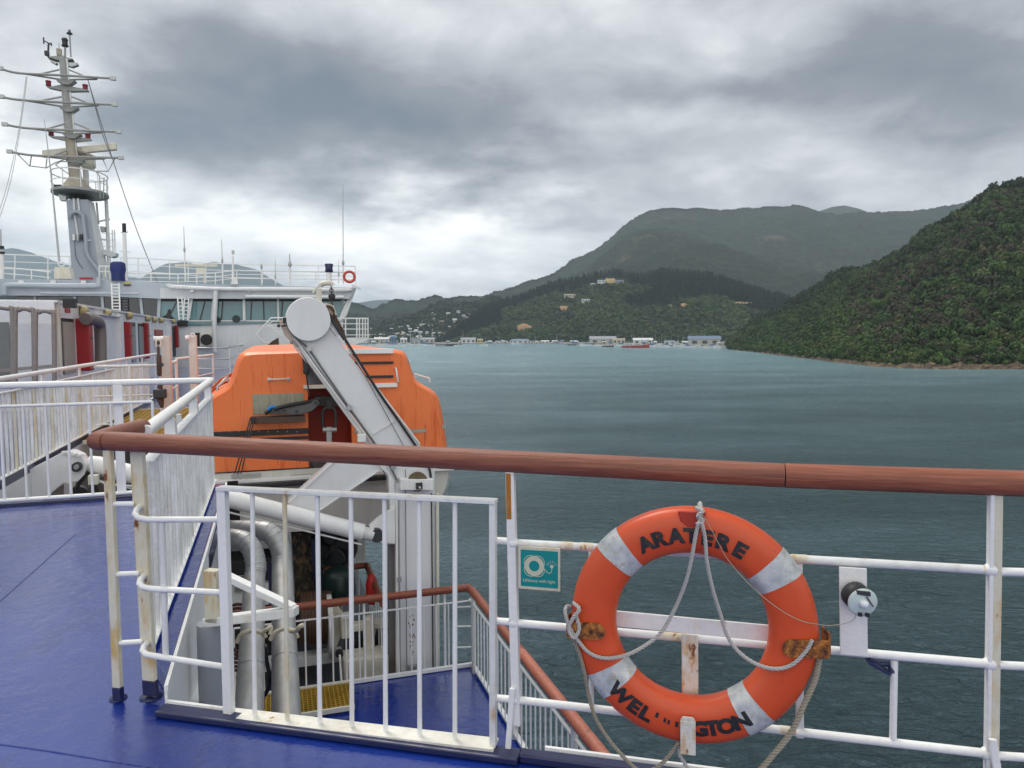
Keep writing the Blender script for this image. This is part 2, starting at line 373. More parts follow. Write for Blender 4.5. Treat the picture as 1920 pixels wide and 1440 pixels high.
# ================================================================ TERRAIN
def interp(prof, x):
    return float(np.interp(x, [p[0] for p in prof], [p[1] for p in prof]))
def fract(x, y, s, oct=5):
    return mnoise.fractal(Vector((x*s, y*s, 0.37)), 0.9, 2.0, oct)
def terrain_mat(name, cols, scale, bumpd, patch=None, pscale=0.002, pth=(0.6, 0.66)):
    m = NT(name); pos = m.n('ShaderNodeNewGeometry').outputs['Position']
    mp = m.n('ShaderNodeMapping'); mp.inputs['Scale'].default_value = (scale,)*3; m.l(pos, mp.inputs[0])
    f = m.noise(1.0, 9, 0.72, mp.outputs[0], 0.2); c = m.ramp(f, [(0.3, cols[0]), (0.5, cols[1]), (0.7, cols[2])])
    mp3 = m.n('ShaderNodeMapping'); mp3.inputs['Scale'].default_value = (scale*0.12,)*3; m.l(pos, mp3.inputs[0])
    c = m.mix(m.math('MULTIPLY', m.step(m.noise(1.0, 5, 0.6, mp3.outputs[0]), 0.4, 0.65), 0.5), c, cols[1])
    if patch:
        mp2 = m.n('ShaderNodeMapping'); mp2.inputs['Scale'].default_value = (pscale,)*3; m.l(pos, mp2.inputs[0])
        c = m.mix(m.math('MULTIPLY', m.step(m.noise(1.0, 8, 0.68, mp2.outputs[0]), *pth), 0.8), c, patch)
    m.set(Base_Color=c, Roughness=0.95, Specular_IOR_Level=0.05, Normal=m.bump(f, 1.0, bumpd)); return m.m
def ridge_sheet(name, prof, base, dr, db, x0, x1, nx, nv, amp, fs, mat, label, ridge_amp=0.0, back=0.25, power=1.0, spur=0.0):
    """hill flank from a shore line (base px, distance db) up to a ridge line (px, distance dr); both functions of x px"""
    mb = MB(); vs = []; grid = []
    nb = 4
    for i in range(nx+1):
        x = x0+(x1-x0)*i/nx
        b = D(x, interp(base, x), interp(db, x)); r = D(x, interp(prof, x), interp(dr, x))
        b.z = max(b.z, SEA-2)
        for j in range(nv+1):
            v = j/nv; p = b.lerp(r, v); p.z = b.z+(r.z-b.z)*(v**power)
            wgt = math.sin(math.pi*min(1, v*1.0))**0.7 if 0 < v < 1 else 0
            q = fract(p.x, p.y, fs)
            sp = spur*math.sin(p.x*fs*3.0+2.5*fract(p.x+91, p.y, fs*0.6, 2))*wgt if spur else 0
            p.z += amp*q*wgt + sp + ridge_amp*fract(p.x, p.y+500, fs*6, 4)*(v**3)
            vs.append(p)
        top = vs[-1].copy(); dirh = Vector((r.x-b.x, r.y-b.y, 0)).normalized(); hgt = top.z-SEA
        for j in range(1, nb+1):
            q = top + dirh*(hgt*1.3*j/nb); q.z = top.z-(hgt+6)*(j/nb)**1.5; vs.append(q)
    m_ = nv+1+nb
    fs_ = [(i*m_+j, (i+1)*m_+j, (i+1)*m_+j+1, i*m_+j+1) for i in range(nx) for j in range(m_-1)]
    mb.add(vs, fs_, True)
    return build(mb, name, mat, label=label, kind='structure'), vs, m_
MT = terrain_mat('mountain_forest', ((0.007, 0.013, 0.006), (0.022, 0.034, 0.016), (0.062, 0.078, 0.036)), 0.030, 22.0, (0.16, 0.12, 0.07), 0.0016, (0.60, 0.66))
MT2 = terrain_mat('valley_forest', ((0.020, 0.032, 0.014), (0.040, 0.056, 0.024), (0.075, 0.085, 0.04)), 0.03, 7.0, (0.20, 0.16, 0.10), 0.004, (0.60, 0.68))
MTG = terrain_mat('undergrowth', ((0.012, 0.020, 0.008), (0.022, 0.034, 0.012), (0.04, 0.05, 0.02)), 0.1, 2.0)
# faint blue range far beyond the valley
PF = [(600, 572), (660, 570), (700, 563), (730, 562), (770, 566), (820, 575), (900, 600)]
ridge_sheet('far_range', PF, [(600, 632), (900, 632)], [(600, 9500)]*2, [(600, 8200)]*2, 560, 900, 60, 14, 30, 0.0006, MT, 'faint blue range seen through the valley gap')
# left hills behind the bridge
PLH = [(-400, 520), (-200, 480), (-60, 462), (0, 466), (25, 465), (60, 474), (100, 489), (140, 500), (180, 507), (230, 516), (262, 522), (285, 508), (310, 495), (345, 491), (372, 497), (400, 491), (440, 495), (480, 505), (505, 520), (540, 540), (580, 566), (640, 572), (700, 568)]
ridge_sheet('left_hills', PLH, [(-400, 634), (900, 634)], [(0, 9800)]*2, [(0, 7600)]*2, -400, 690, 300, 60, 130, 0.0007, MT, 'blue green hills behind the bridge', ridge_amp=10)
PM = [(640, 572), (660, 568), (680, 570), (700, 578), (712, 573), (745, 562), (775, 563), (785, 565), (815, 555), (850, 557), (900, 556), (930, 548), (960, 540), (1000, 525), (1040, 512), (1080, 488), (1110, 475), (1140, 453), (1165, 428), (1190, 408), (1222, 393), (1260, 390), (1320, 392), (1350, 395), (1380, 394), (1420, 392), (1460, 390), (1492, 387), (1512, 390), (1530, 396), (1550, 400), (1640, 403), (1700, 395), (1760, 387), (1810, 378), (1900, 372), (2000, 365), (2300, 380)]
PM2 = [(1480, 410), (1500, 408), (1530, 398), (1560, 388), (1583, 385), (1610, 391), (1640, 402), (1680, 412)]
ridge_sheet('distant_peak', PM2, [(1480, 420), (1680, 420)], [(1500, 6400)]*2, [(1500, 5900)]*2, 1480, 1680, 60, 16, 10, 0.002, MT, 'small brown peak just behind the mountain ridge')
_, MV, MM = ridge_sheet('mountain', PM, [(640, 643), (1000, 640), (2300, 640)], [(640, 3300), (900, 3800), (1200, 4600), (2300, 4400)], [(640, 1800), (900, 1850), (1100, 2100), (2300, 2300)], 620, 2300, 520, 170, 170, 0.0011, MT, 'forested mountain rising behind the harbour', ridge_amp=16, power=1.15, spur=60)
PC = [(820, 645), (850, 628), (880, 602), (900, 587), (930, 574), (960, 566), (1000, 552), (1040, 534), (1080, 527), (1110, 520), (1150, 514), (1190, 522), (1210, 520), (1240, 513), (1280, 515), (1330, 520), (1370, 532), (1420, 548), (1460, 560), (1500, 572), (1560, 585), (1640, 600)]
_, CV, CM = ridge_sheet('harbour_hill', PC, [(820, 646), (900, 644), (1100, 643), (1370, 645), (1640, 647)], [(820, 1850), (1000, 2100), (1250, 1950), (1640, 1800)], [(820, 1760), (1000, 1640), (1370, 1400), (1640, 1400)], 820, 1640, 200, 70, 14, 0.006, MTG, 'wooded hill above the harbour front', power=0.9)
PD = [(1365, 652), (1385, 636), (1400, 620), (1425, 604), (1450, 590), (1480, 575), (1530, 545), (1570, 516), (1640, 505), (1700, 470), (1720, 447), (1780, 415), (1830, 386), (1862, 360), (1890, 352), (1920, 350), (2000, 320), (2200, 270), (2600, 260)]
BD = [(1365, 655), (1420, 661), (1480, 668), (1560, 678), (1640, 687), (1700, 690.5), (1800, 692), (1920, 692), (2600, 700)]
def shore_d(x):
    r = RAY(x, interp(BD, x)); return (SEA-CAMZ)/r.z
DBD = [(x, shore_d(x)) for x in range(1365, 2601, 15)]
DRD = [(1365, 1080), (1500, 1020), (1700, 880), (1920, 760), (2600, 700)]
_, HV, HM = ridge_sheet('headland', PD, BD, DRD, DBD, 1365, 2600, 260, 70, 10, 0.012, MTG, 'steep wooded headland on the near shore')
# tan rock along the headland's shore
def shore_rock():
    m = NT('shore_rock'); f = m.noise(1.0, 7, 0.65, m.mapv((0.25, 0.25, 0.9)))
    c = m.ramp(f, [(0.3, (0.020, 0.016, 0.012)), (0.5, (0.075, 0.052, 0.028)), (0.72, (0.26, 0.175, 0.075))])
    m.set(Base_Color=c, Roughness=0.9, Normal=m.bump(f, 1.0, 0.8))
    mb = MB(); vs = []; K = 420
    for i in range(K+1):
        x = 1370+(2350-1370)*i/K; d = interp(DBD, x); hgt = 0.7+1.7*max(0, fract(x*3, 5, 0.02, 4)+0.35)*min(1, max(0.15, (x-1500)/200)) + 0.6*random.random()
        p0 = D(x, interp(BD, x), d); dirh = Vector((p0.x, p0.y, 0)).normalized(); j1 = 1.2*fract(x, 1, 0.05, 4)
        vs += [p0-dirh*(4+j1*2)+UP*(-1), p0-dirh*(1.6+j1*2)+UP*(hgt*0.35), p0+dirh*(0.5+j1)+UP*hgt*(0.8+0.4*random.random()), p0+dirh*6+UP*(hgt+1.2), p0+dirh*16+UP*(2.5)]
    mb.add(vs, [(i*5+j, (i+1)*5+j, (i+1)*5+j+1, i*5+j+1) for i in range(K) for j in range(4)])
    build(mb, 'shore', m.m, label='tan rock ledge along the foot of the headland', kind='structure')
shore_rock()

# ================================================================ FOREST
def leaf_crown(nq, size, kind, seed):
    """one crown as many leaf-clump quads; unit radius. Returns (nq,4,3)"""
    r = np.random.default_rng(seed)
    if kind == 'cone':
        h = r.random(nq)**1.25; a = r.random(nq)*2*np.pi
        tier = 0.75+0.25*np.cos(h*34); rad = (1-h)**0.85*0.42*tier*(0.55+0.5*r.random(nq))
        c = np.stack([rad*np.cos(a), rad*np.sin(a), h*2.0], 1); nrm = np.stack([np.cos(a), np.sin(a), np.full(nq, 0.55)], 1)
    else:
        nl = 9; lc = r.normal(size=(nl, 3)); lc /= np.linalg.norm(lc, axis=1)[:, None]; lc *= 0.55; lc[:, 2] = np.abs(lc[:, 2])*0.9+0.1; lc[0] = (0, 0, 0.45)
        lr = 0.38+0.22*r.random(nl); w_ = r.integers(0, nl, nq)
        d = r.normal(size=(nq, 3)); d /= np.linalg.norm(d, axis=1)[:, None]
        c = lc[w_]+d*(lr[w_]*(0.8+0.25*r.random(nq)))[:, None]; nrm = d*0.7+c*0.6; c[:, 2] = c[:, 2]*0.85+0.35
    nrm = nrm+r.normal(size=(nq, 3))*0.35; nrm /= np.linalg.norm(nrm, axis=1)[:, None]
    t = np.cross(nrm, r.normal(size=(nq, 3))); t /= np.linalg.norm(t, axis=1)[:, None]; b = np.cross(nrm, t)
    s1 = (size*(0.6+0.8*r.random(nq)))[:, None]; s2 = (size*(0.6+0.8*r.random(nq)))[:, None]
    return np.stack([c-t*s1-b*s2*0.4, c+t*s1*0.5-b*s2, c+t*s1+b*s2*0.5, c-t*s1*0.4+b*s2], 1)
TINTK = 1.12
def leaf_mat(name):
    m = NT(name); a = m.n('ShaderNodeVertexColor'); a.layer_name = 'tint'
    m.set(Base_Color=a.outputs[0], Roughness=0.75, Specular_IOR_Level=0.15); return m.m
LEAF = leaf_mat('foliage')
def forest(name, trees, crowns, label):
    """trees: list of (x,y,z,rad,height scale,rot,crown index,(r,g,b))"""
    P_, C_ = [], []
    for (x, y, z, rr, hh, rot, ci, col) in trees:
        q = crowns[ci]; c_, s_ = math.cos(rot), math.sin(rot)
        X_ = (q[..., 0]*c_-q[..., 1]*s_)*rr+x; Y_ = (q[..., 0]*s_+q[..., 1]*c_)*rr+y; Zz = q[..., 2]*hh+z
        P_.append(np.stack([X_, Y_, Zz], -1).reshape(-1, 3))
        n = q.shape[0]; v = rng.uniform(0.72, 1.28, (n, 1)); C_.append(np.repeat(np.array(col)[None]*v*TINTK, 4, 0))
    Pn = np.concatenate(P_).astype(np.float32); Cn = np.concatenate(C_); n = len(Pn)
    og = Pn.mean(0); og[2] = Pn[:, 2].min(); Pn = Pn-og
    me = bpy.data.meshes.new(name); me.vertices.add(n); me.vertices.foreach_set('co', Pn.ravel())
    me.loops.add(n); me.loops.foreach_set('vertex_index', np.arange(n, dtype=np.int32))
    me.polygons.add(n//4); me.polygons.foreach_set('loop_start', np.arange(0, n, 4, dtype=np.int32)); me.polygons.foreach_set('loop_total', np.full(n//4, 4, np.int32))
    me.update(); ca = me.color_attributes.new('tint', 'FLOAT_COLOR', 'POINT')
    ca.data.foreach_set('color', np.concatenate([np.clip(Cn, 0, 1), np.ones((n, 1))], 1).astype(np.float32).ravel())
    me.materials.append(LEAF); o = bpy.data.objects.new(name, me); COL.objects.link(o); o.location = og.tolist()
    tag(o, label, kind='stuff'); return o
CR = [leaf_crown(170, 0.155, 'round', 10+i) for i in range(6)] + [leaf_crown(150, 0.16, 'cone', 30+i) for i in range(3)]
CRM = [leaf_crown(60, 0.24, 'round', 50+i) for i in range(5)] + [leaf_crown(70, 0.15, 'cone', 70+i) for i in range(4)]
def grid_at(vs, m_, nx, nv, fi, v):
    i = min(nx-1, int(fi)); a = fi-i; j = min(nv-1, int(v*nv)); b = v*nv-j
    g = lambda i_, j_: vs[i_*m_+j_]
    return (g(i, j)*(1-a)*(1-b)+g(i+1, j)*a*(1-b)+g(i, j+1)*(1-a)*b+g(i+1, j+1)*a*b)
def headland_forest():
    tr = []; nx, nv = 260, 70; tries = 0
    while len(tr) < 12500 and tries < 90000:
        tries += 1
        fi = random.random()**1.0*nx*0.62; v = random.random(); p = grid_at(HV, HM, nx, nv, fi, v)
        xpx = 1365+(2600-1365)*fi/nx
        # weight by real area so that the near part is as dense as the far one
        wdt = (HV[min(nx, int(fi)+1)*HM]-HV[int(fi)*HM]).length*((HV[int(fi)*HM]-HV[int(fi)*HM+nv]).length)
        if random.random() > min(1, wdt/1900): continue
        if v < 0.012: continue
        n = mnoise.noise(Vector((p.x*0.006, p.y*0.006, p.z*0.02))) + 0.5*mnoise.noise(Vector((p.x*0.02, p.y*0.02, 3)))
        bright = mnoise.noise(Vector((p.x*0.009+7, p.y*0.009, p.z*0.03)))
        k = random.random(); ypx = interp(BD, xpx)+(interp(PD, xpx)-interp(BD, xpx))*v
        brown = 0
        if xpx > 1590: brown = 0.55 if v < 0.72 else 0.25
        if xpx > 1590 and v < 0.13: brown = 0.15
        if xpx > 1870: brown = 0.35 if v < 0.5 else 0.4
        if n > 0.18: brown *= 0.35
        if xpx < 1590 and v > 0.75: base = (0.022, 0.038, 0.014)
        elif k < brown: base = random.choice([(0.050, 0.044, 0.028), (0.042, 0.041, 0.024), (0.058, 0.048, 0.032), (0.032, 0.037, 0.019)])
        elif bright > 0.12 or v < 0.10: base = random.choice([(0.052, 0.088, 0.022), (0.042, 0.078, 0.022), (0.070, 0.090, 0.028), (0.034, 0.064, 0.019)])
        else: base = random.choice([(0.028, 0.055, 0.016), (0.038, 0.072, 0.018), (0.024, 0.040, 0.014), (0.048, 0.080, 0.022)])
        rr = (1.9+4.2*random.random()**1.9)*(0.8 if v < 0.1 else 1.0); hh = rr*random.uniform(0.9, 1.5)
        ci = random.randrange(6)
        f = random.uniform(0.8, 1.2); tr.append((p.x, p.y, p.z-0.6, rr, hh, random.random()*6.28, ci, tuple(c*f for c in base)))
    # skyline trees stand a little prouder
    for i in range(230):
        fi = i/230*nx*0.62; p = grid_at(HV, HM, nx, nv, fi, 0.97+0.03*random.random()); rr = random.uniform(3.5, 6.5)
        tr.append((p.x, p.y, p.z, rr, rr*random.uniform(1.0, 1.6), random.random()*6.28, random.randrange(6), (0.024, 0.040, 0.014)))
    forest('forest', tr, CR, 'dense native bush covering the near headland')
headland_forest()
def hill_forest():
    tr = []; nx, nv = 200, 70
    for _ in range(9500):
        fi = random.random()*nx; v = random.random()**0.9; p = grid_at(CV, CM, nx, nv, fi, v); x = 820+820*fi/nx
        if v < 0.035: continue
        # clearings where houses and cuttings stand
        y = interp([(820, 645), (1640, 645)], x)+(interp(PC, x)-645)*v
        if any(abs(x-a) < w_ and abs(y-b) < h_ for a, b, w_, h_ in ((1068, 560, 22, 5), (1092, 568, 14, 6), (1150, 533, 30, 9), (1110, 540, 20, 5), (1060, 585, 18, 8), (1282, 576, 9, 5), (985, 615, 30, 12))): continue
        n = mnoise.noise(Vector((p.x*0.008, p.y*0.008, 0)))
        pine = (x > 1185+40*n+25*math.sin(v*11) and v > 0.50+0.12*n+max(0, (x-1400)/1200)) or (v > 0.80 and x < 1190) or (x < 940 and v > 0.45)
        if pine:
            hh = random.uniform(9, 14); tr.append((p.x, p.y, p.z-1, hh*0.55, hh*0.75, random.random()*6.28, 5+random.randrange(4), tuple(c*random.uniform(0.7, 1.2) for c in (0.014, 0.026, 0.013))))
        else:
            base = random.choice([(0.028, 0.05, 0.016), (0.04, 0.072, 0.02), (0.022, 0.038, 0.014), (0.06, 0.085, 0.025), (0.05, 0.055, 0.026)]) if n < 0.15 else random.choice([(0.055, 0.09, 0.022), (0.07, 0.09, 0.03), (0.03, 0.055, 0.017)])
            rr = random.uniform(4, 8.5); tr.append((p.x, p.y, p.z-1, rr, rr*0.9, random.random()*6.28, random.randrange(5), base))
    for i in range(330):
        fi = i/330*nx; p = grid_at(CV, CM, nx, nv, fi, 0.98); x = 820+820*fi/nx
        hh = random.uniform(7, 12); tr.append((p.x, p.y, p.z-1, hh*0.6, hh*0.8, 0.3*i, 5+random.randrange(4), (0.013, 0.024, 0.013)))
    forest('forest', tr, CRM, 'bush and dark pine plantation on the hill above the harbour')
hill_forest()
def mountain_scrub():
    tr = []; nx, nv = 520, 170
    for _ in range(3800):
        fi = 5+random.random()*95; v = random.random()**1.5*0.8; p = grid_at(MV, MM, nx, nv, fi, v)
        rr = random.uniform(5, 11); base = random.choice([(0.02, 0.034, 0.015), (0.030, 0.046, 0.019), (0.036, 0.050, 0.024)])
        tr.append((p.x, p.y, p.z-3, rr, rr*0.8, random.random()*6.28, random.randrange(5), base))
    for i in range(700):
        fi = i/700*nx*0.8; p = grid_at(MV, MM, nx, nv, fi, 0.995); rr = random.uniform(5, 12)
        tr.append((p.x, p.y, p.z-3, rr, rr*0.8, i, random.randrange(5), (0.024, 0.036, 0.018)))
    forest('forest', tr, [leaf_crown(24, 0.40, 'round', 90+i) for i in range(5)], 'bush covering the flanks of the mountain')
mountain_scrub()
# ================================================================ SHIP: decks and bulkheads
NB = 2.42         # hole edge / coaming line, just outside the gate
def zpoly(pts, z, th): return [Vector((p.x, p.y, z)) for p in pts]
def isect_t_n(t, n):    # point where fore-aft plane t meets the angled plane n
    # p = AT*t + FW*s ; p.RN = n
    s_ = (n - AT.dot(RN)*t)/FW.dot(RN); return P(t, s_, 0)
def t_on(p): return p.dot(AT)
def s_on(p): return p.dot(FW)
c0 = isect_t_n(-0.42, NB); SF = 7.34
# main deck: near part (to the angled rail), port part (to the far edge), and the deck running forward to the bridge
far_r = c0 + RD*6.5
mb = MB()
mb.prism([P(-0.42, s_on(c0), 0), P(-0.42, SF+0.05, 0), P(-9.5, SF+0.05, 0), P(-9.5, -6, 0), P(6, -6, 0), Vector((far_r.x, far_r.y, 0))], UP*-0.12)
build(mb, 'upper_deck', DECK, label='wet glossy blue painted upper deck', kind='structure')
mb = MB().prism([P(-2.62, SF+0.06, 0), P(-2.62, 12.5, 0), P(-1.05, 17.2, 0), P(-1.05, 37.95, 0), P(-9.5, 37.95, 0), P(-9.5, SF+0.06, 0)], UP*-0.12)
build(mb, 'forward_deck', DECK, label='blue deck running forward to the bridge', kind='structure')
# coaming along the angled hole edge and the fore-aft edge (dark navy sides, white lip)
co = empty('deck_coaming', c0, 'dark navy kerb with a white lip round the open stairwell beside the gate', 'coaming')
gl, gr = c0, N(935, 1400, NB)
mb = MB().prism([c0-RN*0.07+UP*0.002, c0+UP*0.002, c0+RD*1.42+UP*0.002, c0+RD*1.42-RN*0.07+UP*0.002], UP*0.026); build(mb, 'kerb', NAVY, co, bevel=0.006)
mb = MB().prism([c0+RD*1.42-RN*0.05+UP*0.002, c0+RD*1.42+UP*0.002, c0+RD*5+UP*0.002, c0+RD*5-RN*0.05+UP*0.002], UP*0.03); build(mb, 'kerb', NAVY, co, bevel=0.006)
mb = MB().bar(c0+UP*0.032, c0+RD*0.26+UP*0.032, RN*0.014, UP*0.010); build(mb, 'lip', W1, co)
mb = MB().bar(c0+RD*1.50+UP*0.034+RN*0.008, c0+RD*4.6+UP*0.034+RN*0.008, RN*0.012, UP*0.012); build(mb, 'lip', W1, co)
s0 = s_on(c0)
mb = MB().prism([P(-0.545, s0+0.45, 0.002), P(-0.43, s0+0.10, 0.002), P(-0.43, SF, 0.002), P(-0.545, SF, 0.002)], UP*0.085); build(mb, 'ledge', DECK, co, bevel=0.008)
mb = MB().bar(P(-0.42, s0, 0.082), P(-0.42, SF, 0.082), AT*0.014, UP*0.022); build(mb, 'lip', W1, co)
mb = MB().prism([P(-0.427, s0+0.01, -1.9), P(-0.427, 5.15, -1.9), P(-0.427, 5.15, 0.03), P(-0.427, SF, 0.07), P(-0.427, s0+0.01, 0.07)][::-1], AT*0.01); build(mb, 'side_plate', W1, co)
mb = MB().bar(P(-0.40, s0+0.6, -0.30), P(-0.40, 4.9, -0.62), AT*0.05, UP*0.012).bar(P(-0.40, 4.6, -0.2), P(-0.40, 4.9, -0.62), AT*0.04, FW*0.01); build(mb, 'stiffener', W1, co)
# lower deck and hull side
LZ = -2.77
mb = MB().prism([P(-0.40, 1.0, LZ), P(2.38, 1.0, LZ), P(2.38, 9.02, LZ), P(-0.40, 9.02, LZ)][::-1], UP*-0.1)
build(mb, 'lower_deck', DECK, label='wet blue lower deck below the gate', kind='structure')
mb = MB().prism([P(-9.5, SF+0.06, LZ-0.35), P(-9.5, 37, LZ-0.35), P(1.5, 37, LZ-0.35), P(1.5, 9.0, LZ-0.35), P(-0.4, 9.0, LZ-0.35), P(-0.4, SF+0.06, LZ-0.35)], UP*-0.1)
build(mb, 'machinery_deck', flat('shade_dark_deck', (0.045, 0.05, 0.06), 0.4), label='machinery deck under the lifeboats, coloured dark for the shade there', kind='structure')  # shadow in the well is put into the dark deck colour
mb = MB().prism([P(-0.5, 0.6, LZ-0.46), P(2.36, 0.6, LZ-0.46), P(2.36, 9, LZ-0.46), P(1.5, 9, LZ-0.46), P(1.5, 37, LZ-0.46), P(-9, 38, LZ-0.46), P(-9, 0.6, LZ-0.46)], UP*(SEA-LZ-2))
build(mb, 'ship_hull', WFAR, label='white side of the ship dropping to the water', cat='ship hull')
mb = MB().prism([P(-2.60, SF+0.1, -0.13), P(-2.60, 30, -0.13), P(-2.60, 30, -3.1), P(-2.60, SF+0.1, -3.1)], AT*-0.05)
build(mb, 'bulkhead', paint('bulkhead_shade_grey', (0.30, 0.31, 0.32), 0.5, dirt=0.4, scale=0.4), label='steel bulkhead below the far walkway, its shade painted grey', cat='bulkhead')  # off-white wall, painted grey to carry the shade under the walkway
mb = MB().prism([P(-0.44, 0.9, -0.13), P(-0.44, SF, -0.13), P(-0.44, SF, -2.9), P(-0.44, 0.9, -2.9)], AT*-0.03)
mb.prism([P(-2.6, SF, -0.13), P(-0.44, SF, -0.13), P(-0.44, SF, -3.1), P(-2.6, SF, -3.1)], FW*-0.03)
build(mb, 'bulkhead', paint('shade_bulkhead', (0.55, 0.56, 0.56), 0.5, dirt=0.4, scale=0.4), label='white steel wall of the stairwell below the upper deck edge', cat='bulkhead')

# ================================================================ near angled guard rail
rl = empty('guard_rail', N(957, 1400), 'white pipe guard rail with brown wooden handrail beside the open deck edge', 'railing')
pL, pK, pR = N(176, 826), N(1470, 891.5), N(2080, 912)
HR = 0.0375
ret = P(-0.545, 3.62, pL.z+0.005)
mb = MB().tube([ret, pL+ (ret-pL)*0.22-RN*0.0, pL+RD*0.015, pL+RD*0.10, pK-RD*0.001], [HR, HR, HR*0.985, HR, HR], 20); build(mb, 'handrail', WOOD1, rl, label='brown varnished handrail length with cracked grain')
mb = MB().lathe(pL+RD*0.03, -RD, [(HR, -0.03), (HR, 0.0), (HR*0.8, 0.022), (0, 0.032)], 20); build(mb, 'handrail_end', WOOD1, rl)
mb = MB().tube([pK+RD*0.002, pR], HR*1.02, 20); build(mb, 'handrail', WOOD2, rl, label='redder handrail length past the joint')
def ndepth(p, dn): return p+RN*dn
def flatpost(name, a, b, w_, d_, mat, parent, n=2.43, bev=0.003, label=None):
    p, q = N(*a, n), N(*b, n)
    return build(MB().bar(p, q, RD*w_, RN*d_), name, mat, parent, bevel=bev, label=label)
flatpost('post', (203, 843), (221, 1288), 0.036, 0.022, W1Y, rl, label='yellowed rusty post at the rail end')
flatpost('post_foot', (221, 1288), (222.5, 1312), 0.038, 0.024, NAVY, rl)
flatpost('post', (258, 846), (281, 1275), 0.056, 0.022, W1Y, rl, 2.47, label='wide yellowed post with rust runs')
flatpost('post_foot', (281, 1275), (283, 1303), 0.058, 0.024, NAVY, rl, 2.47)
for (a, b) in (((211, 945), (252, 945)), ((215, 1077), (262, 1075)), ((220, 1206), (268, 1203))):
    build(MB().tube([N(*a), N(*b, 2.46)], 0.0105, 10), 'rail_bar', W1, rl)
for (y0, x0, x1, y1) in ((952, 262, 412, 974), (1082, 270, 417, 1111), (1208, 276, 420, 1250)):
    pts = [N(x0+2, y0-4, 2.47), N(x0-6, y0+4, 2.42), N(x0-9, y0+12, 2.39), N(x0-2, y0+19, 2.37), N(x0+14, y0+22, 2.37)]
    e = N(x1, y1, 2.49); sm = []
    ctl = [pts[0], pts[1], pts[2], pts[3], pts[4], e]
    build(MB().tube(ctl, 0.0115, 12), 'bent_rail', W1, rl)
build(MB().tube([N(303, 974, 2.40), N(311, 1236, 2.40)], 0.0115, 10), 'baluster', W1R, rl, label='rust streaked upright between the bent rails')
# post beside the gate
flatpost('post', (957, 884), (969, 1358), 0.030, 0.030, W1, rl, label='white post beside the lifebuoy sign')
flatpost('rust_patch', (955.0, 886), (956.4, 972), 0.018, 0.034, paint('rust_bloom', (0.45, 0.17, 0.02), 0.7, rust=0.5, dirt=0.6, scale=2), rl)
flatpost('strut', (961, 1290), (950, 1442), 0.020, 0.012, W1, rl, 2.41)
for (y0, y1) in ((1013, 1015), (1164, 1166), (1308, 1311)):
    build(MB().tube([N(921, y0), N(955, y1)], 0.0125, 12), 'rail_bar', W1, rl)
for i, (a, b, c_, d_) in enumerate((((964, 1018), (1858, 1069), (1875, 1072), (2080, 1077)), ((965, 1168), (1856, 1245), (1873, 1247), (2080, 1257)), ((967, 1312), (1852, 1413), (1870, 1417), (2080, 1430)))):
    build(MB().tube([N(*a), N(*b)], 0.0135, 14), 'rail_bar', W1R if i == 0 else W1, rl)
    build(MB().tube([N(*c_), N(*d_)], 0.0125, 14), 'rail_bar', W1, rl)
    for q in (N(*a), N(*b)):   # weld collars
        build(MB().lathe(q-RD*0.006, RD, [(0.0128, -0.012), (0.019, -0.004), (0.019, 0.01), (0.0128, 0.02)], 14), 'weld', W1, rl)
flatpost('post', (1870, 920), (1862, 1460), 0.026, 0.020, W1Y, rl, label='yellowed outer post with a narrow web')
flatpost('post_web', (1858, 922), (1850, 1460), 0.012, 0.030, W1, rl)
flatpost('strut', (1861, 1385), (1878, 1500), 0.022, 0.012, W1, rl, 2.40)
build(MB().tube([N(1677, 1238), N(1674, 1392)], 0.0105, 12), 'baluster', W1, rl)
build(MB().tube([N(1108, 1030), N(1109, 1326)], 0.009, 10), 'baluster', W1R, rl)
flatpost('baluster', (1497, 1052), (1500, 1384), 0.024, 0.008, W1R, rl)
PATCH = paint('rust_bloom_rail', (0.78, 0.72, 0.58), 0.6, rust=0.42, stain=0.55, dirt=0.4, scale=3)
for (a, b) in (((1052, 1022.8), (1075, 1024)), ((1088, 1024.6), (1112, 1026)), ((1484, 1047), (1512, 1048.6)), ((1236, 1191.5), (1290, 1196)), ((1462, 1368), (1492, 1371.5)), ((1843, 1068), (1857, 1069))):
    build(MB().tube([N(*a), N(*b)], 0.0139, 14), 'rust_patch', PATCH, rl)
# lifebuoy rack welded to the rail
a_, b_ = N(1130, 1157, 2.405), N(1462, 1189, 2.405)
build(MB().bar(a_, b_, RN*0.008, UP*0.052), 'rack_bar', W1, rl, bevel=0.002)
flatpost('rack_strap', (1293.5, 1190), (1294, 1330), 0.052, 0.006, WSTAIN, rl, 2.40, label='rust stained flat strap behind the lifebuoy')

for (x_, y_, n_, r_) in ((222, 1312, 2.45, 0.034), (283, 1304, 2.49, 0.044)):
    q = N(x_, y_, n_); q.z = 0.0; build(MB().lathe(q, UP, [(r_, 0.001), (r_*0.92, 0.007), (r_*0.5, 0.012), (0, 0.013)], 18), 'foot_pad', NAVY, rl)
up_ = bpy.data.objects['upper_deck']
for a, b in (((-60, 1180), (140, 1003)), ((0, 1395), (300, 1440))):
    p, q = ZP(*a, 0.001), ZP(*b, 0.001); build(MB().tube([p, p.lerp(q, 0.35)+RN*0.003, p.lerp(q, 0.7)-RN*0.002, q], 0.0035, 6), 'weld_seam', DECK, up_)
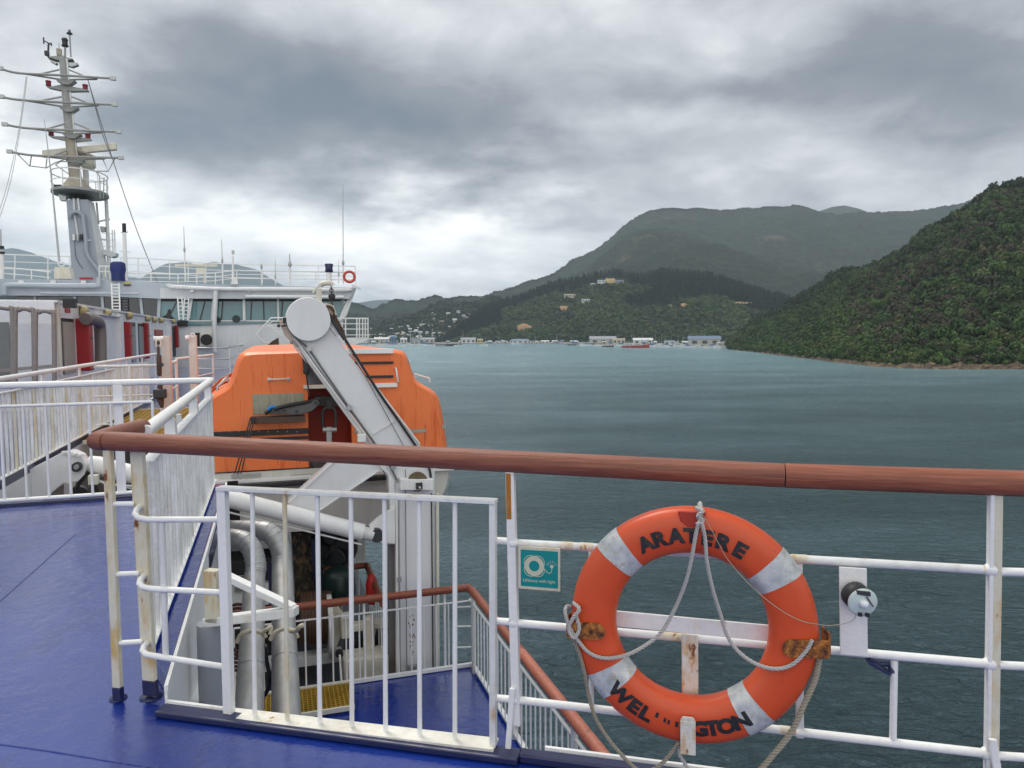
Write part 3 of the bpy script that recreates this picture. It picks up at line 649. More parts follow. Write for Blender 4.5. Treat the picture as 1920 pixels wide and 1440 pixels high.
# ---------------------------------------------------------------- gate
NG = 2.408
ga = empty('side_gate', N(425, 1335, NG), 'white barred steel gate closing the stairwell beside the bent rails', 'gate')
def gp(x, y): return N(x, y, NG)
build(MB().bar(gp(410, 915), gp(931, 940), RN*0.042, UP*0.014), 'top_rail', W1R, ga, bevel=0.002)
build(MB().bar(gp(417, 913), gp(430, 1340), RD*0.036, RN*0.03), 'stile', W1, ga, bevel=0.003)
build(MB().bar(gp(924.5, 942), gp(925, 1398), RD*0.022, RN*0.03), 'stile', W1R, ga, bevel=0.003)
build(MB().bar(gp(418, 1337), gp(930, 1397), RN*0.075, UP*0.012), 'bottom_rail', paint('white_paint_worn', (0.80, 0.78, 0.70), 0.4, rust=0.30, dirt=0.3), ga, bevel=0.002)
for i, (a, b) in enumerate((((473, 918), (478, 1342)), ((533.5, 921), (539, 1349)), ((595, 924), (600, 1356)), ((658, 927), (660, 1363)), ((721, 930), (723, 1371)), ((786, 933), (787, 1378)), ((853, 936), (853, 1385)))):
    m_ = W1Y if i == 1 else W1
    build(MB().tube([gp(*a), gp(*b)], 0.0085, 10), 'baluster', m_, ga, label='rust stained gate bar' if i == 1 else None)
# bracket arm with triangular gusset behind the gate
br = empty('bracket', N(400, 1165, 3.1), 'white triangular steel bracket on a short post behind the gate', 'bracket')
build(MB().bar(N(398, 1068, 3.1), N(402, 1166, 3.1), RD*0.07, RN*0.05), 'bracket_post', W1Y, br, bevel=0.004)
build(MB().bar(N(385, 1166, 3.1), N(556, 1146, 3.1), RD.cross(RN)*0.045, RN*0.05), 'arm', W1, br, bevel=0.004)
build(MB().bar(N(424, 1080, 3.1), N(552, 1141, 3.1), UP*0.035, RN*0.045), 'brace', W1, br, bevel=0.004)
build(MB().tube([N(392, 1168, 3.12), N(404, 1560, 3.12)], 0.058, 20), 'column', paint('grey_column', (0.36, 0.38, 0.43), 0.4, dirt=0.1), br)

# ---------------------------------------------------------------- fence along the fore-aft edge (close upright bars seen end on)
TF = -0.53
fe = empty('deck_fence', P(TF, 5.4, 0.09), 'white fence of close flat bars with a thick white handrail running forward', 'fence')
build(MB().tube([P(TF, 3.56, 1.035), P(TF, 7.42, 1.04)], 0.030, 18), 'handrail', W1, fe)
build(MB().bar(P(TF, 3.60, 0.90), P(TF, 7.40, 0.905), AT*0.055, UP*0.008), 'top_bar', W1, fe, bevel=0.002)
build(MB().bar(P(TF, s0+0.35, 0.115), P(TF, 7.40, 0.115), AT*0.05, UP*0.010), 'bottom_bar', W1, fe, bevel=0.002)
for i in range(30):
    s_ = 3.45+i*0.134; 
    build(MB().bar(P(TF, s_, 0.12), P(TF, s_, 0.898), AT*0.026, FW*0.010), 'baluster', WPANEL, fe, bevel=0.0015, seg=1)
for s_ in (4.4, 5.7, 7.0):
    build(MB().prism([P(TF-0.03, s_, 0.905), P(TF+0.03, s_, 0.905), P(TF+0.024, s_, 0.99), P(TF+0.012, s_, 1.01), P(TF-0.012, s_, 1.01), P(TF-0.024, s_, 0.99)], FW*0.09), 'support', W1, fe, bevel=0.002)
for s_ in (5.2, 7.38):
    build(MB().bar(P(TF-0.04, s_, 0.09), P(TF-0.04, s_, 0.95), AT*0.03, FW*0.05), 'post', WPANEL, fe, bevel=0.002)

# ---------------------------------------------------------------- far athwart fence closing the deck
SG = 7.34
ff = empty('deck_fence', P(-2.6, SG, 0), 'low white fence of spaced round bars across the far edge of the blue deck', 'fence')
build(MB().tube([P(TF, SG+0.08, 1.04), P(-1.5, SG+0.07, 1.037), P(-7.2, SG+0.06, 1.03)], 0.029, 16), 'handrail', W1, ff)
build(MB().tube([P(-1.02, SG, 0.865), P(-7.2, SG, 0.855)], 0.014, 10), 'top_bar', W1, ff)
build(MB().tube([P(TF-0.1, SG, 0.055), P(-7.2, SG, 0.05)], 0.018, 10), 'bottom_bar', W1, ff)
build(MB().bar(P(-0.6, SG+0.03, 0.012), P(-7.2, SG+0.03, 0.012), FW*0.04, UP*0.02), 'kerb', NAVY, ff)
build(MB().tube([P(-1.02, SG, 0.87), P(-1.02, SG, 0.06)], 0.013, 8), 'baluster', W1, ff)
for i in range(36):
    t_ = -1.02-0.168*(i+1); build(MB().tube([P(t_, SG, 0.055), P(t_, SG, 0.86)], 0.0115, 8), 'baluster', W1, ff)
for t_ in (-1.3, -3.0, -4.7):
    build(MB().bar(P(t_, SG+0.03, 0.04), P(t_, SG+0.03, 1.02), AT*0.075, FW*0.014), 'post', W1, ff, bevel=0.002)

# ---------------------------------------------------------------- fore-aft fence beyond the davit well
TL = -2.53
fl = empty('walkway_fence', P(TL, 13, 0), 'long white fence with handrail rising away along the walkway beyond the davit well', 'fence')
build(MB().tube([P(TL, 7.0, 1.04), P(TL, 19.2, 1.04)], 0.027, 12), 'handrail', WPL, fl)
build(MB().bar(P(TL, 7.4, 0.90), P(TL, 14.2, 0.90), AT*0.05, UP*0.012), 'top_bar', W1R, fl)
build(MB().bar(P(TL, 7.4, 0.075), P(TL, 19, 0.075), AT*0.05, UP*0.012), 'bottom_bar', WPL, fl)
build(MB().bar(P(TL+0.02, 7.4, 0.03), P(TL+0.02, 19, 0.03), AT*0.01, UP*0.085), 'kerb', NAVY, fl)
build(MB().bar(P(TL+0.03, 7.4, -0.20), P(TL+0.03, 19, -0.20), AT*0.02, UP*0.36), 'side_plate', WFAR, fl)
for i in range(76):
    s_ = 7.5+i*0.138; build(MB().bar(P(TL, s_, 0.08), P(TL, s_, 0.9), AT*0.028, FW*0.012), 'baluster', WPANEL if i % 5 else W1Y, fl)
for i in range(7):
    s_ = 8.2+i*1.8; build(MB().bar(P(TL-0.02, s_, 0.03), P(TL-0.02, s_, 1.02), AT*0.02, FW*0.09), 'post', WPL, fl)
# short returns and small gate rails round the grating platform
pf = empty('platform_railing', P(-2.0, 12.6, 0), 'small white pipe railing round the yellow grated platform', 'railing')
for z_ in (1.0, 0.55, 0.12):
    build(MB().tube([P(TL, 12.6, z_), P(-1.62, 12.6, z_), P(-1.62, 14.6, z_)], 0.024 if z_ > 0.9 else 0.013, 10), 'rail_bar', WPL, pf)
for t_, s_ in ((-1.62, 12.6), (-2.05, 12.6), (-1.62, 13.6), (-1.62, 14.6)):
    build(MB().tube([P(t_, s_, -0.02), P(t_, s_, 1.0)], 0.024, 8), 'post', WPL, pf)
def grating(name, org, u, v, nu, nv, mat, label):
    g = empty(name, org, label, 'grating')
    mb = MB()
    for i in range(nu+1): mb.bar(org+u*(i/nu), org+u*(i/nu)+v, u.normalized()*0.012, UP*0.03)
    for i in range(nv+1): mb.bar(org+v*(i/nv), org+v*(i/nv)+u, v.normalized()*0.012, UP*0.028)
    build(mb, 'mesh', mat, g); mb = MB()
    for p, q in ((org, org+u), (org+v, org+u+v)): mb.bar(p-v.normalized()*0.012, q-v.normalized()*0.012, v.normalized()*0.03, UP*0.05); build(mb, 'edge_frame', WCREAM, g); mb = MB()
    return g
grating('walkway_grating', P(-2.46, 11.4, 0.015), AT*1.45, FW*4.6, 16, 90, YEL, 'yellow painted walkway grating past the white railings')
grating('machinery_grating', P(-1.2, 8.3, LZ+0.05), AT*2.0, FW*0.62, 40, 12, YEL, 'yellow grating between the steel ducts and the winch')

# ================================================================ lower brown-topped railing
ZR = LZ+1.03; TR = 2.32; SR = 8.97
lr = empty('lower_railing', P(TR, SR, LZ), 'lower deck railing with brown wooden rail turning at a corner over the sea', 'railing')
build(MB().tube([P(-0.9, SR, ZR), P(TR-0.08, SR, ZR), P(TR-0.01, SR-0.05, ZR)], 0.047, 16), 'handrail', WOODL, lr)
build(MB().tube([P(TR-0.03, SR, ZR), P(TR, SR-0.1, ZR), P(TR, 6.9, ZR)], 0.052, 16), 'handrail', WOODL, lr)
build(MB().tube([P(TR, 6.895, ZR), P(TR, 3.2, ZR)], 0.055, 16), 'handrail', WOODLW, lr, label='salmon handrail length with peeling paint')
build(MB().bar(P(-0.9, SR, ZR-0.17), P(TR, SR, ZR-0.17), FW*0.03, UP*0.012), 'top_bar', W1, lr)
build(MB().bar(P(TR, SR, ZR-0.15), P(TR, 3.2, ZR-0.15), AT*0.03, UP*0.012), 'top_bar', W1, lr)
build(MB().bar(P(-0.9, SR, LZ+0.03), P(TR+0.03, SR, LZ+0.03), FW*0.05, UP*0.04), 'bottom_bar', W1, lr)
build(MB().bar(P(TR+0.02, SR, LZ+0.05), P(TR+0.02, 3.2, LZ+0.05), AT*0.05, UP*0.03), 'bottom_bar', W1, lr)
for i in range(19):
    t_ = -0.8+i*0.158; build(MB().tube([P(t_, SR, LZ+0.04), P(t_, SR, ZR-0.17)], 0.010, 6), 'baluster', W1, lr)
for t_ in (1.0, 2.0): build(MB().tube([P(t_, SR+0.02, LZ), P(t_, SR+0.02, ZR)], 0.016, 8), 'post', W1, lr)
for z_ in (0.28, 0.55, 0.80): build(MB().tube([P(2.1, SR, LZ+z_), P(TR, SR-0.05, LZ+z_)], 0.011, 6), 'rail_bar', W1, lr)
for i in range(40):
    s_ = 8.72-i*0.138; build(MB().tube([P(TR, s_, LZ+0.05), P(TR, s_, ZR-0.15)], 0.010, 6), 'baluster', W1, lr)
for s_ in (8.8, 7.2, 5.55): build(MB().bar(P(TR, s_, LZ), P(TR, s_, ZR), AT*0.035, FW*0.075), 'post', W1R, lr)
lr2 = empty('lower_railing', P(1.2, 11, LZ), 'farther brown-topped railing seen under the lifeboat beside the winch', 'railing')
q0, q1, q2 = S(607, 1068, 11.0), S(688, 1060, 11.0), None
q2 = P(t_on(q1), 9.3, q1.z)
build(MB().tube([q0, q1], 0.045, 12), 'handrail', WOODL, lr2); build(MB().tube([q1, q2], 0.045, 12), 'handrail', WOODL, lr2)
for i in range(6):
    p = q0.lerp(q1, i/5); build(MB().tube([p-UP*0.9, p-UP*0.02], 0.010, 6), 'baluster', W1, lr2)
for i in range(8):
    p = q1.lerp(q2, i/7); build(MB().tube([p-UP*0.9, p-UP*0.02], 0.010, 6), 'baluster', W1, lr2)

# ================================================================ LIFEBUOY
bc = N(1295, 1171, 2.345)
e1, e2, e3 = RD, UP, -RN
ro = (N(1533, 1171, 2.345)-N(1072, 1171, 2.345)).length/2; ri = ro*0.617; rm = (ro+ri)/2; hw = (ro-ri)/2; hd = 0.050
def buoy_pt(th, ph, grow=0.0):
    c_, s_ = math.cos(ph), math.sin(ph); ex = 0.78
    a = math.copysign(abs(c_)**ex, c_)*(hw+grow); b = math.copysign(abs(s_)**ex, s_)*(hd+grow)
    return bc+(e1*math.cos(th)+e2*math.sin(th))*(rm+a)+e3*b
def buoy_sec(mb, t0, t1, nt_, grow=0.0, n=28, closed=False):
    vs = [buoy_pt(t0+(t1-t0)*i/nt_, 2*math.pi*k/n, grow) for i in range(nt_ if closed else nt_+1) for k in range(n)]
    m_ = nt_ if closed else nt_+1
    fs = [(i*n+k, i*n+(k+1) % n, ((i+1) % m_)*n+(k+1) % n, ((i+1) % m_)*n+k) for i in range(nt_) for k in range(n)]
    return mb.add(vs, fs, True)
lb = empty('lifebuoy', bc-UP*ro, 'orange lifebuoy lettered ARATERE WELLINGTON hung on the white guard rail', 'lifebuoy')
BUOY = NT('lifebuoy_orange'); _g = BUOY.noise(9, 5, 0.6); _c = BUOY.mix(_g, (0.60, 0.066, 0.014), (0.70, 0.100, 0.024))
_s = BUOY.noise(1.0, 6, 0.7, BUOY.mapv((30, 30, 12))); _c = BUOY.mix(BUOY.math('MULTIPLY', BUOY.step(_s, 0.62, 0.72), 0.35), _c, (0.34, 0.03, 0.01))
BUOY.set(Base_Color=_c, Roughness=0.40, Normal=BUOY.bump(BUOY.noise(130, 3), 0.12, 0.002)); BUOY = BUOY.m
build(buoy_sec(MB(), 0, 2*math.pi, 128, closed=True), 'ring', BUOY, lb)
TAPE = NT('reflective_tape'); _g = TAPE.noise(1, 5, 0.6, TAPE.mapv((22, 22, 22))); _c = TAPE.ramp(_g, [(0.35, (0.38, 0.40, 0.40)), (0.5, (0.52, 0.55, 0.55)), (0.65, (0.66, 0.66, 0.62))])
_d = TAPE.noise(1, 6, 0.7, TAPE.mapv((40, 40, 40), loc=(3, 3, 1))); _c = TAPE.mix(TAPE.math('MULTIPLY', TAPE.step(_d, 0.58, 0.62), 0.7), _c, (0.42, 0.36, 0.24))
TAPE.set(Base_Color=_c, Roughness=0.38, Metallic=0.15, Normal=TAPE.bump(TAPE.noise(60, 4), 0.4, 0.003)); TAPE = TAPE.m
for deg, wd in ((134.5, 13.0), (38, 14.0), (216.5, 14.0), (306.5, 14.0)):
    th = R(deg); build(buoy_sec(MB(), th-R(wd)/2, th+R(wd)/2, 10, 0.0014), 'reflective_band', TAPE, lb)
# rope lugs moulded at the top and left
build(MB().prism([bc+e1*x+e2*z+e3*0.040 for x, z in ((-0.043, ro*0.985), (0.043, ro*0.985), (0.033, ro*0.90), (0.012, ro*0.855), (-0.012, ro*0.855), (-0.033, ro*0.90))], e3*0.010), 'rope_recess', flat('recess_orange', (0.40, 0.035, 0.012), 0.5), lb, bevel=0.003)
def glyphs(txt, size, offset=0.0, space=1.0):
    cu = bpy.data.curves.new('t', 'FONT'); cu.body = txt; cu.size = size; cu.offset = offset; cu.space_character = space; cu.resolution_u = 3
    o = bpy.data.objects.new('t', cu); COL.objects.link(o); dg = bpy.context.evaluated_depsgraph_get(); me = o.evaluated_get(dg).to_mesh()
    vs = [v.co.copy() for v in me.vertices]; fs = [tuple(p.vertices) for p in me.polygons]
    o.evaluated_get(dg).to_mesh_clear(); bpy.data.objects.remove(o); bpy.data.curves.remove(cu)
    return vs, fs
INK = flat('black_lettering', (0.016, 0.016, 0.018), 0.45)
def buoy_text(chars, degs, size, rad, outward, cuts={}):
    for ch, dg_ in zip(chars, degs):
        vs, fs = glyphs(ch, size, 0.0034); xs = [v.x for v in vs]; cxm = (min(xs)+max(xs))/2; out = []
        h = size*0.70
        for v in vs:
            x, y = (v.x-cxm)*1.12, v.y-h/2
            if ch in cuts: pass
            th = R(dg_)
            if outward: th -= x/rad; r_ = rad+y
            else: th += x/rad; r_ = rad-y
            a = (r_-rm)/hw; z_ = hd*max(0.0, 1-abs(a)**(1/0.39))**0.39+0.0036
            out.append(bc+(e1*math.cos(th)+e2*math.sin(th))*r_+e3*z_)
        build(MB().add(out, fs), 'letter', INK, lb)
buoy_text('ARATERE', [117.6, 108.3, 99.0, 90.0, 80.8, 71.2, 61.4], 0.062, rm-0.006, True)
buoy_text('WEL', [226.0, 237.0, 244.6], 0.062, rm+0.004, False)
buoy_text('GTON', [275.4, 282.8, 290.8, 299.8], 0.062, rm+0.004, False)
# the worn-off letters leave only fragments
for dg_, dr, w_, h_ in ((250.4, -0.012, 0.008, 0.016), (255.6, -0.006, 0.007, 0.014), (258.0, -0.004, 0.006, 0.014), (262.6, -0.004, 0.009, 0.016)):
    th = R(dg_); r_ = rm+0.004+dr; a = (r_-rm)/hw; c_ = bc+(e1*math.cos(th)+e2*math.sin(th))*r_+e3*(hd*max(0, 1-abs(a)**2.56)**0.39+0.0016)
    tx = -e1*math.sin(th)+e2*math.cos(th); rx = e1*math.cos(th)+e2*math.sin(th)
    build(MB().box(c_, tx*w_/2, rx*h_/2, e3*0.0008), 'letter', INK, lb)
# rope: three strands laid round the path
ROPE = NT('rope'); _g = ROPE.noise(300, 3, 0.6); _c = ROPE.mix(_g, (0.36, 0.35, 0.32), (0.60, 0.59, 0.56)); ROPE.set(Base_Color=_c, Roughness=0.9, Normal=ROPE.bump(_g, 0.6, 0.001)); ROPE = ROPE.m
ROPEB = NT('rope_tan'); _g = ROPEB.noise(260, 3, 0.6); _c = ROPEB.mix(_g, (0.22, 0.19, 0.14), (0.42, 0.38, 0.30)); ROPEB.set(Base_Color=_c, Roughness=0.9); ROPEB = ROPEB.m
def spline(pts, per=10):
    pts = [Vector(p) for p in pts]; out = []
    for i in range(len(pts)-1):
        p0 = pts[max(0, i-1)]; p1, p2 = pts[i], pts[i+1]; p3 = pts[min(len(pts)-1, i+2)]
        for k in range(per):
            t = k/per; out.append(0.5*((2*p1)+(p2-p0)*t+(2*p0-5*p1+4*p2-p3)*t*t+(3*p1-p0-3*p2+p3)*t**3))
    return out+[pts[-1]]
def rope(name, pts, r, mat, parent, lay=0.038, **k):
    path = spline(pts, 14); L = [0]
    for a, b in zip(path, path[1:]): L.append(L[-1]+(b-a).length)
    n = max(8, int(L[-1]/0.0035)); res = []; j = 0
    for i in range(n+1):
        d = L[-1]*i/n
        while j < len(L)-2 and L[j+1] < d: j += 1
        res.append(path[j].lerp(path[j+1], (d-L[j])/max(1e-9, L[j+1]-L[j])))
    mb = MB()
    for sidx in range(3):
        pp = []; u = None
        for i, p in enumerate(res):
            tg = (res[min(i+1, n)]-res[max(0, i-1)]).normalized()
            if u is None: u = tg.cross(V(0.3, 0.9, 0.1)).normalized()
            u = (u-tg*u.dot(tg)).normalized(); v = tg.cross(u); a = 2*math.pi*(L[-1]*i/n/lay+sidx/3)
            pp.append(p+(u*math.cos(a)+v*math.sin(a))*r*0.60)
        mb.tube(pp, r*0.50, 8)
    return build(mb, name, mat, parent, **k)
rp = lambda x, y, n_=2.285: N(x, y, n_)
gr_ = empty('grab_line', rp(1312, 960), 'grey laid rope knotted over the top of the orange lifebuoy and looped down both sides', 'rope')
rope('rope', [rp(1313, 943, 2.33), rp(1314, 950, 2.30), rp(1313, 972, 2.285), rp(1305, 1000, 2.28), rp(1297, 1045, 2.285), rp(1286, 1090, 2.30), rp(1266, 1140, 2.32), rp(1240, 1185, 2.33), rp(1210, 1210, 2.32), rp(1175, 1228), rp(1135, 1234), rp(1105, 1224), rp(1083, 1200), rp(1068, 1175), rp(1060, 1150), rp(1062, 1138, 2.30), rp(1070, 1137, 2.33)], 0.0058, ROPE, gr_)
rope('rope', [rp(1311, 945, 2.34), rp(1315, 975, 2.278), rp(1322, 1010, 2.28), rp(1325, 1050, 2.285), rp(1335, 1100, 2.30), rp(1350, 1150, 2.32), rp(1365, 1195, 2.33), rp(1388, 1225, 2.32), rp(1420, 1246, 2.30), rp(1455, 1254), rp(1485, 1246), rp(1510, 1222), rp(1523, 1200)], 0.0058, ROPE, gr_)
rope('rope', [rp(1060, 1152, 2.29), rp(1072, 1190, 2.30), rp(1086, 1225, 2.30), rp(1096, 1262, 2.31), rp(1103, 1300, 2.33), rp(1116, 1345, 2.33), rp(1140, 1385, 2.33), rp(1168, 1418, 2.33), rp(1200, 1446, 2.33), rp(1230, 1440, 2.32), rp(1256, 1415, 2.31), rp(1272, 1392, 2.31)], 0.0062, ROPEB, gr_)
rope('rope', [rp(1270, 1395, 2.32), rp(1274, 1415, 2.32), rp(1284, 1432, 2.32), rp(1300, 1460, 2.32)], 0.006, ROPE, gr_)
rope('rope', [rp(1536, 1236, 2.32), rp(1528, 1275, 2.31), rp(1508, 1320, 2.30), rp(1484, 1372, 2.29), rp(1450, 1415, 2.28), rp(1420, 1450, 2.27)], 0.0085, ROPEB, gr_, lay=0.034)
rope('knot', [rp(1305, 952, 2.29), rp(1318, 958, 2.27), rp(1308, 968, 2.27), rp(1318, 976, 2.275), rp(1306, 984, 2.27)], 0.006, ROPE, gr_)
rope('knot', [rp(1075, 1130, 2.30), rp(1086, 1142, 2.27), rp(1074, 1160, 2.275), rp(1066, 1178, 2.28), rp(1076, 1196, 2.275), rp(1086, 1178, 2.28), rp(1078, 1150, 2.285)], 0.006, ROPE, gr_)
CORD = flat('thin_cord', (0.42, 0.37, 0.26), 0.9)
cdl = build(MB().tube(spline([rp(1318, 966, 2.28), rp(1335, 995, 2.28), rp(1362, 1045, 2.29), rp(1395, 1085, 2.29), rp(1432, 1120, 2.28), rp(1470, 1148, 2.28), rp(1505, 1165, 2.28), rp(1530, 1170, 2.30), rp(1556, 1173, 2.34), rp(1588, 1168, 2.35), rp(1602, 1160, 2.35), rp(1605, 1146, 2.34)]), 0.0012, 6), 'lanyard', CORD, label='thin tan cord tying the lifebuoy to its light', cat='cord')
# rusty clips
def clip(x0, y0, x1, y1, mat, n_=2.288):
    a, b = N(x0, y0, n_), N(x1, y1, n_); return a, b
for nm, (x0, x1, y) in (('hook', (1066, 1118, 1182)), ('hook', (1485, 1553, 1216))):
    a, b = N(x0, y, 2.288), N(x1, y+2, 2.288); mb = MB()
    left = x0 < 1200; edge = a if left else b; inn = b if left else a
    h = UP*0.054
    body = [a, b]; mb.bar(a, b, RN*0.006, h); back = edge+RN*0.115
    pts = [edge, edge+RN*0.02+(edge-inn).normalized()*0.008, edge+RN*0.06+(edge-inn).normalized()*0.012, back]
    for p, q in zip(pts, pts[1:]): mb.bar(p, q, (edge-inn).normalized()*0.006, h)
    mb.disc(inn, RN, 0.027, 0.0058, 20)
    build(mb, 'hook', RUSTY, rl, bevel=0.0015, label='rusty steel hook clasping the lifebuoy')
mb = MB(); a, b = N(1290, 1352, 2.275), N(1290, 1415, 2.275); mb.bar(a, b, RD*0.046, RN*0.006)
mb.prism([a-RD*0.023+UP*0.0, a+RD*0.023, a+RD*0.016+UP*0.012, a-RD*0.016+UP*0.012], RN*0.006); mb.bar(b+UP*0.006, b+UP*0.006+RN*0.13, RD*0.046, UP*0.006)
build(mb, 'hook', WSTAIN, rl, bevel=0.002, label='white and rust hook under the lifebuoy')

# lifebuoy light on its plate
lg = empty('lifebuoy_light', N(1601, 1228, 2.40), 'small translucent lifebuoy light in a black clip on a white plate', 'emergency light')
build(MB().bar(N(1599, 1064, 2.40), N(1601, 1229, 2.40), RD*0.078, RN*0.006), 'plate', W1, lg, bevel=0.002)
lc = N(1600, 1112, 2.385); la = (-RN*0.95+RD*0.22-UP*0.10).normalized()
build(MB().lathe(lc, la, [(0.0, 0.0), (0.036, 0.0), (0.040, 0.006), (0.040, 0.055), (0.034, 0.057), (0.033, 0.0)], 28), 'clip', BLACK, lg)
LENS = NT('lens_plastic'); LENS.set(Base_Color=(0.66, 0.76, 0.72), Roughness=0.5, Transmission_Weight=0.15, Subsurface_Weight=0.0); LENS = LENS.m
build(MB().lathe(lc, la, [(0.0, 0.012), (0.036, 0.012), (0.040, 0.058), (0.043, 0.060), (0.043, 0.063), (0.038, 0.066), (0.0, 0.067)], 32), 'lens', LENS, lg)
build(MB().lathe(lc, la, [(0.012, 0.066), (0.012, 0.078), (0.008, 0.083), (0.0, 0.084)], 20), 'bulb', flat('white_plastic', (0.8, 0.84, 0.84), 0.3), lg)
lp = lc+la*0.068
for dx in (-0.009, 0.011): build(MB().box(lp+RD*dx-UP*0.034, RD*0.005, UP*0.005, la*0.004), 'tab', BLACK, lg)
build(MB().bar(lp+RD*0.008+UP*0.020, lp+RD*0.026-UP*0.008, RD*0.004, la*0.003), 'slot', DARK, lg)
build(MB().bar(lp+RD*-0.022+UP*0.034, lp+RD*0.016+UP*0.030, UP*0.012, la*0.012), 'latch', DARK, lg)
mb = MB().tube(spline([N(1628, 1236, 2.42), N(1648, 1244, 2.44), N(1668, 1246, 2.44), N(1672, 1262, 2.42)]), 0.009, 8)
mb.bar(N(1627, 1240, 2.41), N(1668, 1262, 2.41), UP*0.008, RN*0.03)
build(mb, 'strap', NAVY, label='dark navy strap hanging under the middle rail beside the light', cat='strap')

# sign
sg = empty('safety_sign', N(1010, 1106, 2.405), 'teal sign reading Lifebuoy with light on the white rail', 'sign')
sx = N(1050, 1066, 2.405)-N(972, 1066, 2.405); sw = sx.length; scn = N(1011, 1066, 2.405); sh = sw*1.02
build(MB().box(scn, RD*sw/2, UP*sh/2, RN*0.003), 'backing', paint('sign_frame', (0.68, 0.64, 0.50), 0.5, rust=0.2, dirt=0.3, scale=2), sg, bevel=0.001)
SF0 = -RN*0.0034
TEAL = flat('sign_teal', (0.0, 0.235, 0.235), 0.35, var=0.05); SCR = flat('sign_cream', (0.55, 0.56, 0.42), 0.45, var=0.04)
sc_ = scn+RD*0.001
build(MB().box(sc_+SF0, RD*sw*0.445, UP*sh*0.43, RN*0.0008), 'sign_face', TEAL, sg)
def srect(mb, c2, a, b): pass
def sp2(x, y, k=0.0046): return sc_+RD*x*sw+UP*y*sh-RN*k
def sring(mb, cx_, cy_, r0, r1, a0=0, a1=360, n=48, k=0.0048):
    vs = []
    for i in range(n+1):
        a = R(a0+(a1-a0)*i/n); vs += [sp2(cx_+r0*math.cos(a), cy_+r0*math.sin(a), k), sp2(cx_+r1*math.cos(a), cy_+r1*math.sin(a), k)]
    return mb.add(vs, [(2*i, 2*i+1, 2*i+3, 2*i+2) for i in range(n)])
mb = MB(); sring(mb, -0.12, 0.06, 0.125, 0.235)
for a in (45, 135, 225, 315):    # grab line arcs round the buoy
    ax_, ay_ = -0.12+0.115*math.cos(R(a)), 0.06+0.115*math.sin(R(a)); sring(mb, ax_, ay_, 0.155, 0.170, a-72, a+72, 24, 0.0050)
pts = [(0.11, 0.0), (0.16, -0.02), (0.19, -0.07), (0.23, -0.09), (0.28, -0.07), (0.30, -0.01), (0.30, 0.04)]
for p, q in zip(pts, pts[1:]): mb.bar(sp2(*p), sp2(*q), (RD*(-(q[1]-p[1]))+UP*(q[0]-p[0])).normalized()*0.0022, RN*0.0004)
sring(mb, 0.30, 0.075, 0.0, 0.042)
for a in (20, 50, 80, 110, 140, 165):
    p = sp2(0.30+0.07*math.cos(R(a)), 0.085+0.07*math.sin(R(a))); q = sp2(0.30+0.135*math.cos(R(a)), 0.085+0.135*math.sin(R(a)))
    mb.bar(p, q, (q-p).cross(RN).normalized()*0.0012, RN*0.0004)
build(mb, 'pictogram', SCR, sg)
vs, fs = glyphs('Lifebuoy with light', 0.0148, 0.00018, 1.05); xm = (min(v.x for v in vs)+max(v.x for v in vs))/2; kx = sw*0.76/(max(v.x for v in vs)-min(v.x for v in vs))
build(MB().add([sp2(0, -0.315)+RD*(v.x-xm)*kx+UP*v.y*1.0 for v in vs], fs), 'lettering', SCR, sg)
# ================================================================ LIFEBOAT
SB = 10.35
tcn = t_on(S(612, 750, SB))
def half(px, s=SB):     # right-hand outline points in px -> (dt, z)
    return [(t_on(S(x, y, s))-tcn, S(x, y, s).z) for x, y in px]
def section(hp, s, kt=1.0, kz=1.0, zc=None, dz=0.0):
    zc = zc if zc is not None else sum(z for _, z in hp)/len(hp)
    pts = [(tcn+t*kt, zc+(z-zc)*kz+dz) for t, z in hp]
    mir = [(2*tcn-t, z) for t, z in reversed(pts)]
    return [P(t, s, z) for t, z in pts+mir]
boat = empty('lifeboat', P(tcn, 15, -2.2), 'enclosed orange lifeboat with white hull hanging in its davit', 'lifeboat')
def dens(pts, k=3):     # round the outline a little
    out = []
    sp_ = spline([Vector((a, b, 0)) for a, b in pts], k)
    return [(p.x, p.y) for p in sp_]
can = dens(half([(842, 862), (842, 845), (840, 825), (835, 790), (829, 756), (823, 742), (812, 731), (796, 722), (785, 714), (777, 700), (769, 676), (762, 662), (748, 656), (700, 655), (615, 654)]), 3)
zc_can = half([(842, 800)])[0][1]
secs = [section(can, SB, 0.955, 0.965, zc_can-0.2), section(can, SB+0.05, 0.985, 0.988, zc_can-0.2), section(can, SB+0.14, 1, 1), section(can, SB+3, 1.01, 1.0), section(can, SB+6.3, 0.99, 1.0), section(can, SB+7.6, 0.82, 0.9, zc_can-0.3), section(can, SB+8.6, 0.4, 0.7, zc_can-0.3)]
n_ = len(secs[0]); mb = MB(); vs = [p for s_ in secs for p in s_]
mb.add(vs, [(i*n_+k, (i+1)*n_+k, (i+1)*n_+k+1, i*n_+k+1) for i in range(len(secs)-1) for k in range(n_-1)], True)
mb.add(secs[-1], [tuple(range(n_))])
# aft face with the hook recess notched out of its lower middle
face = secs[0]; def_x = lambda x, y: S(x, y, SB)
nL0, nL1, nR1, nR0 = S(579, 864, SB), S(577, 728, SB), S(657, 728, SB), S(661, 864, SB)
zb = face[0].z
nL0 = P(t_on(nL0), SB, zb); nR0 = P(t_on(nR0), SB, zb)
right = face[:n_//2]; left = face[n_//2:]
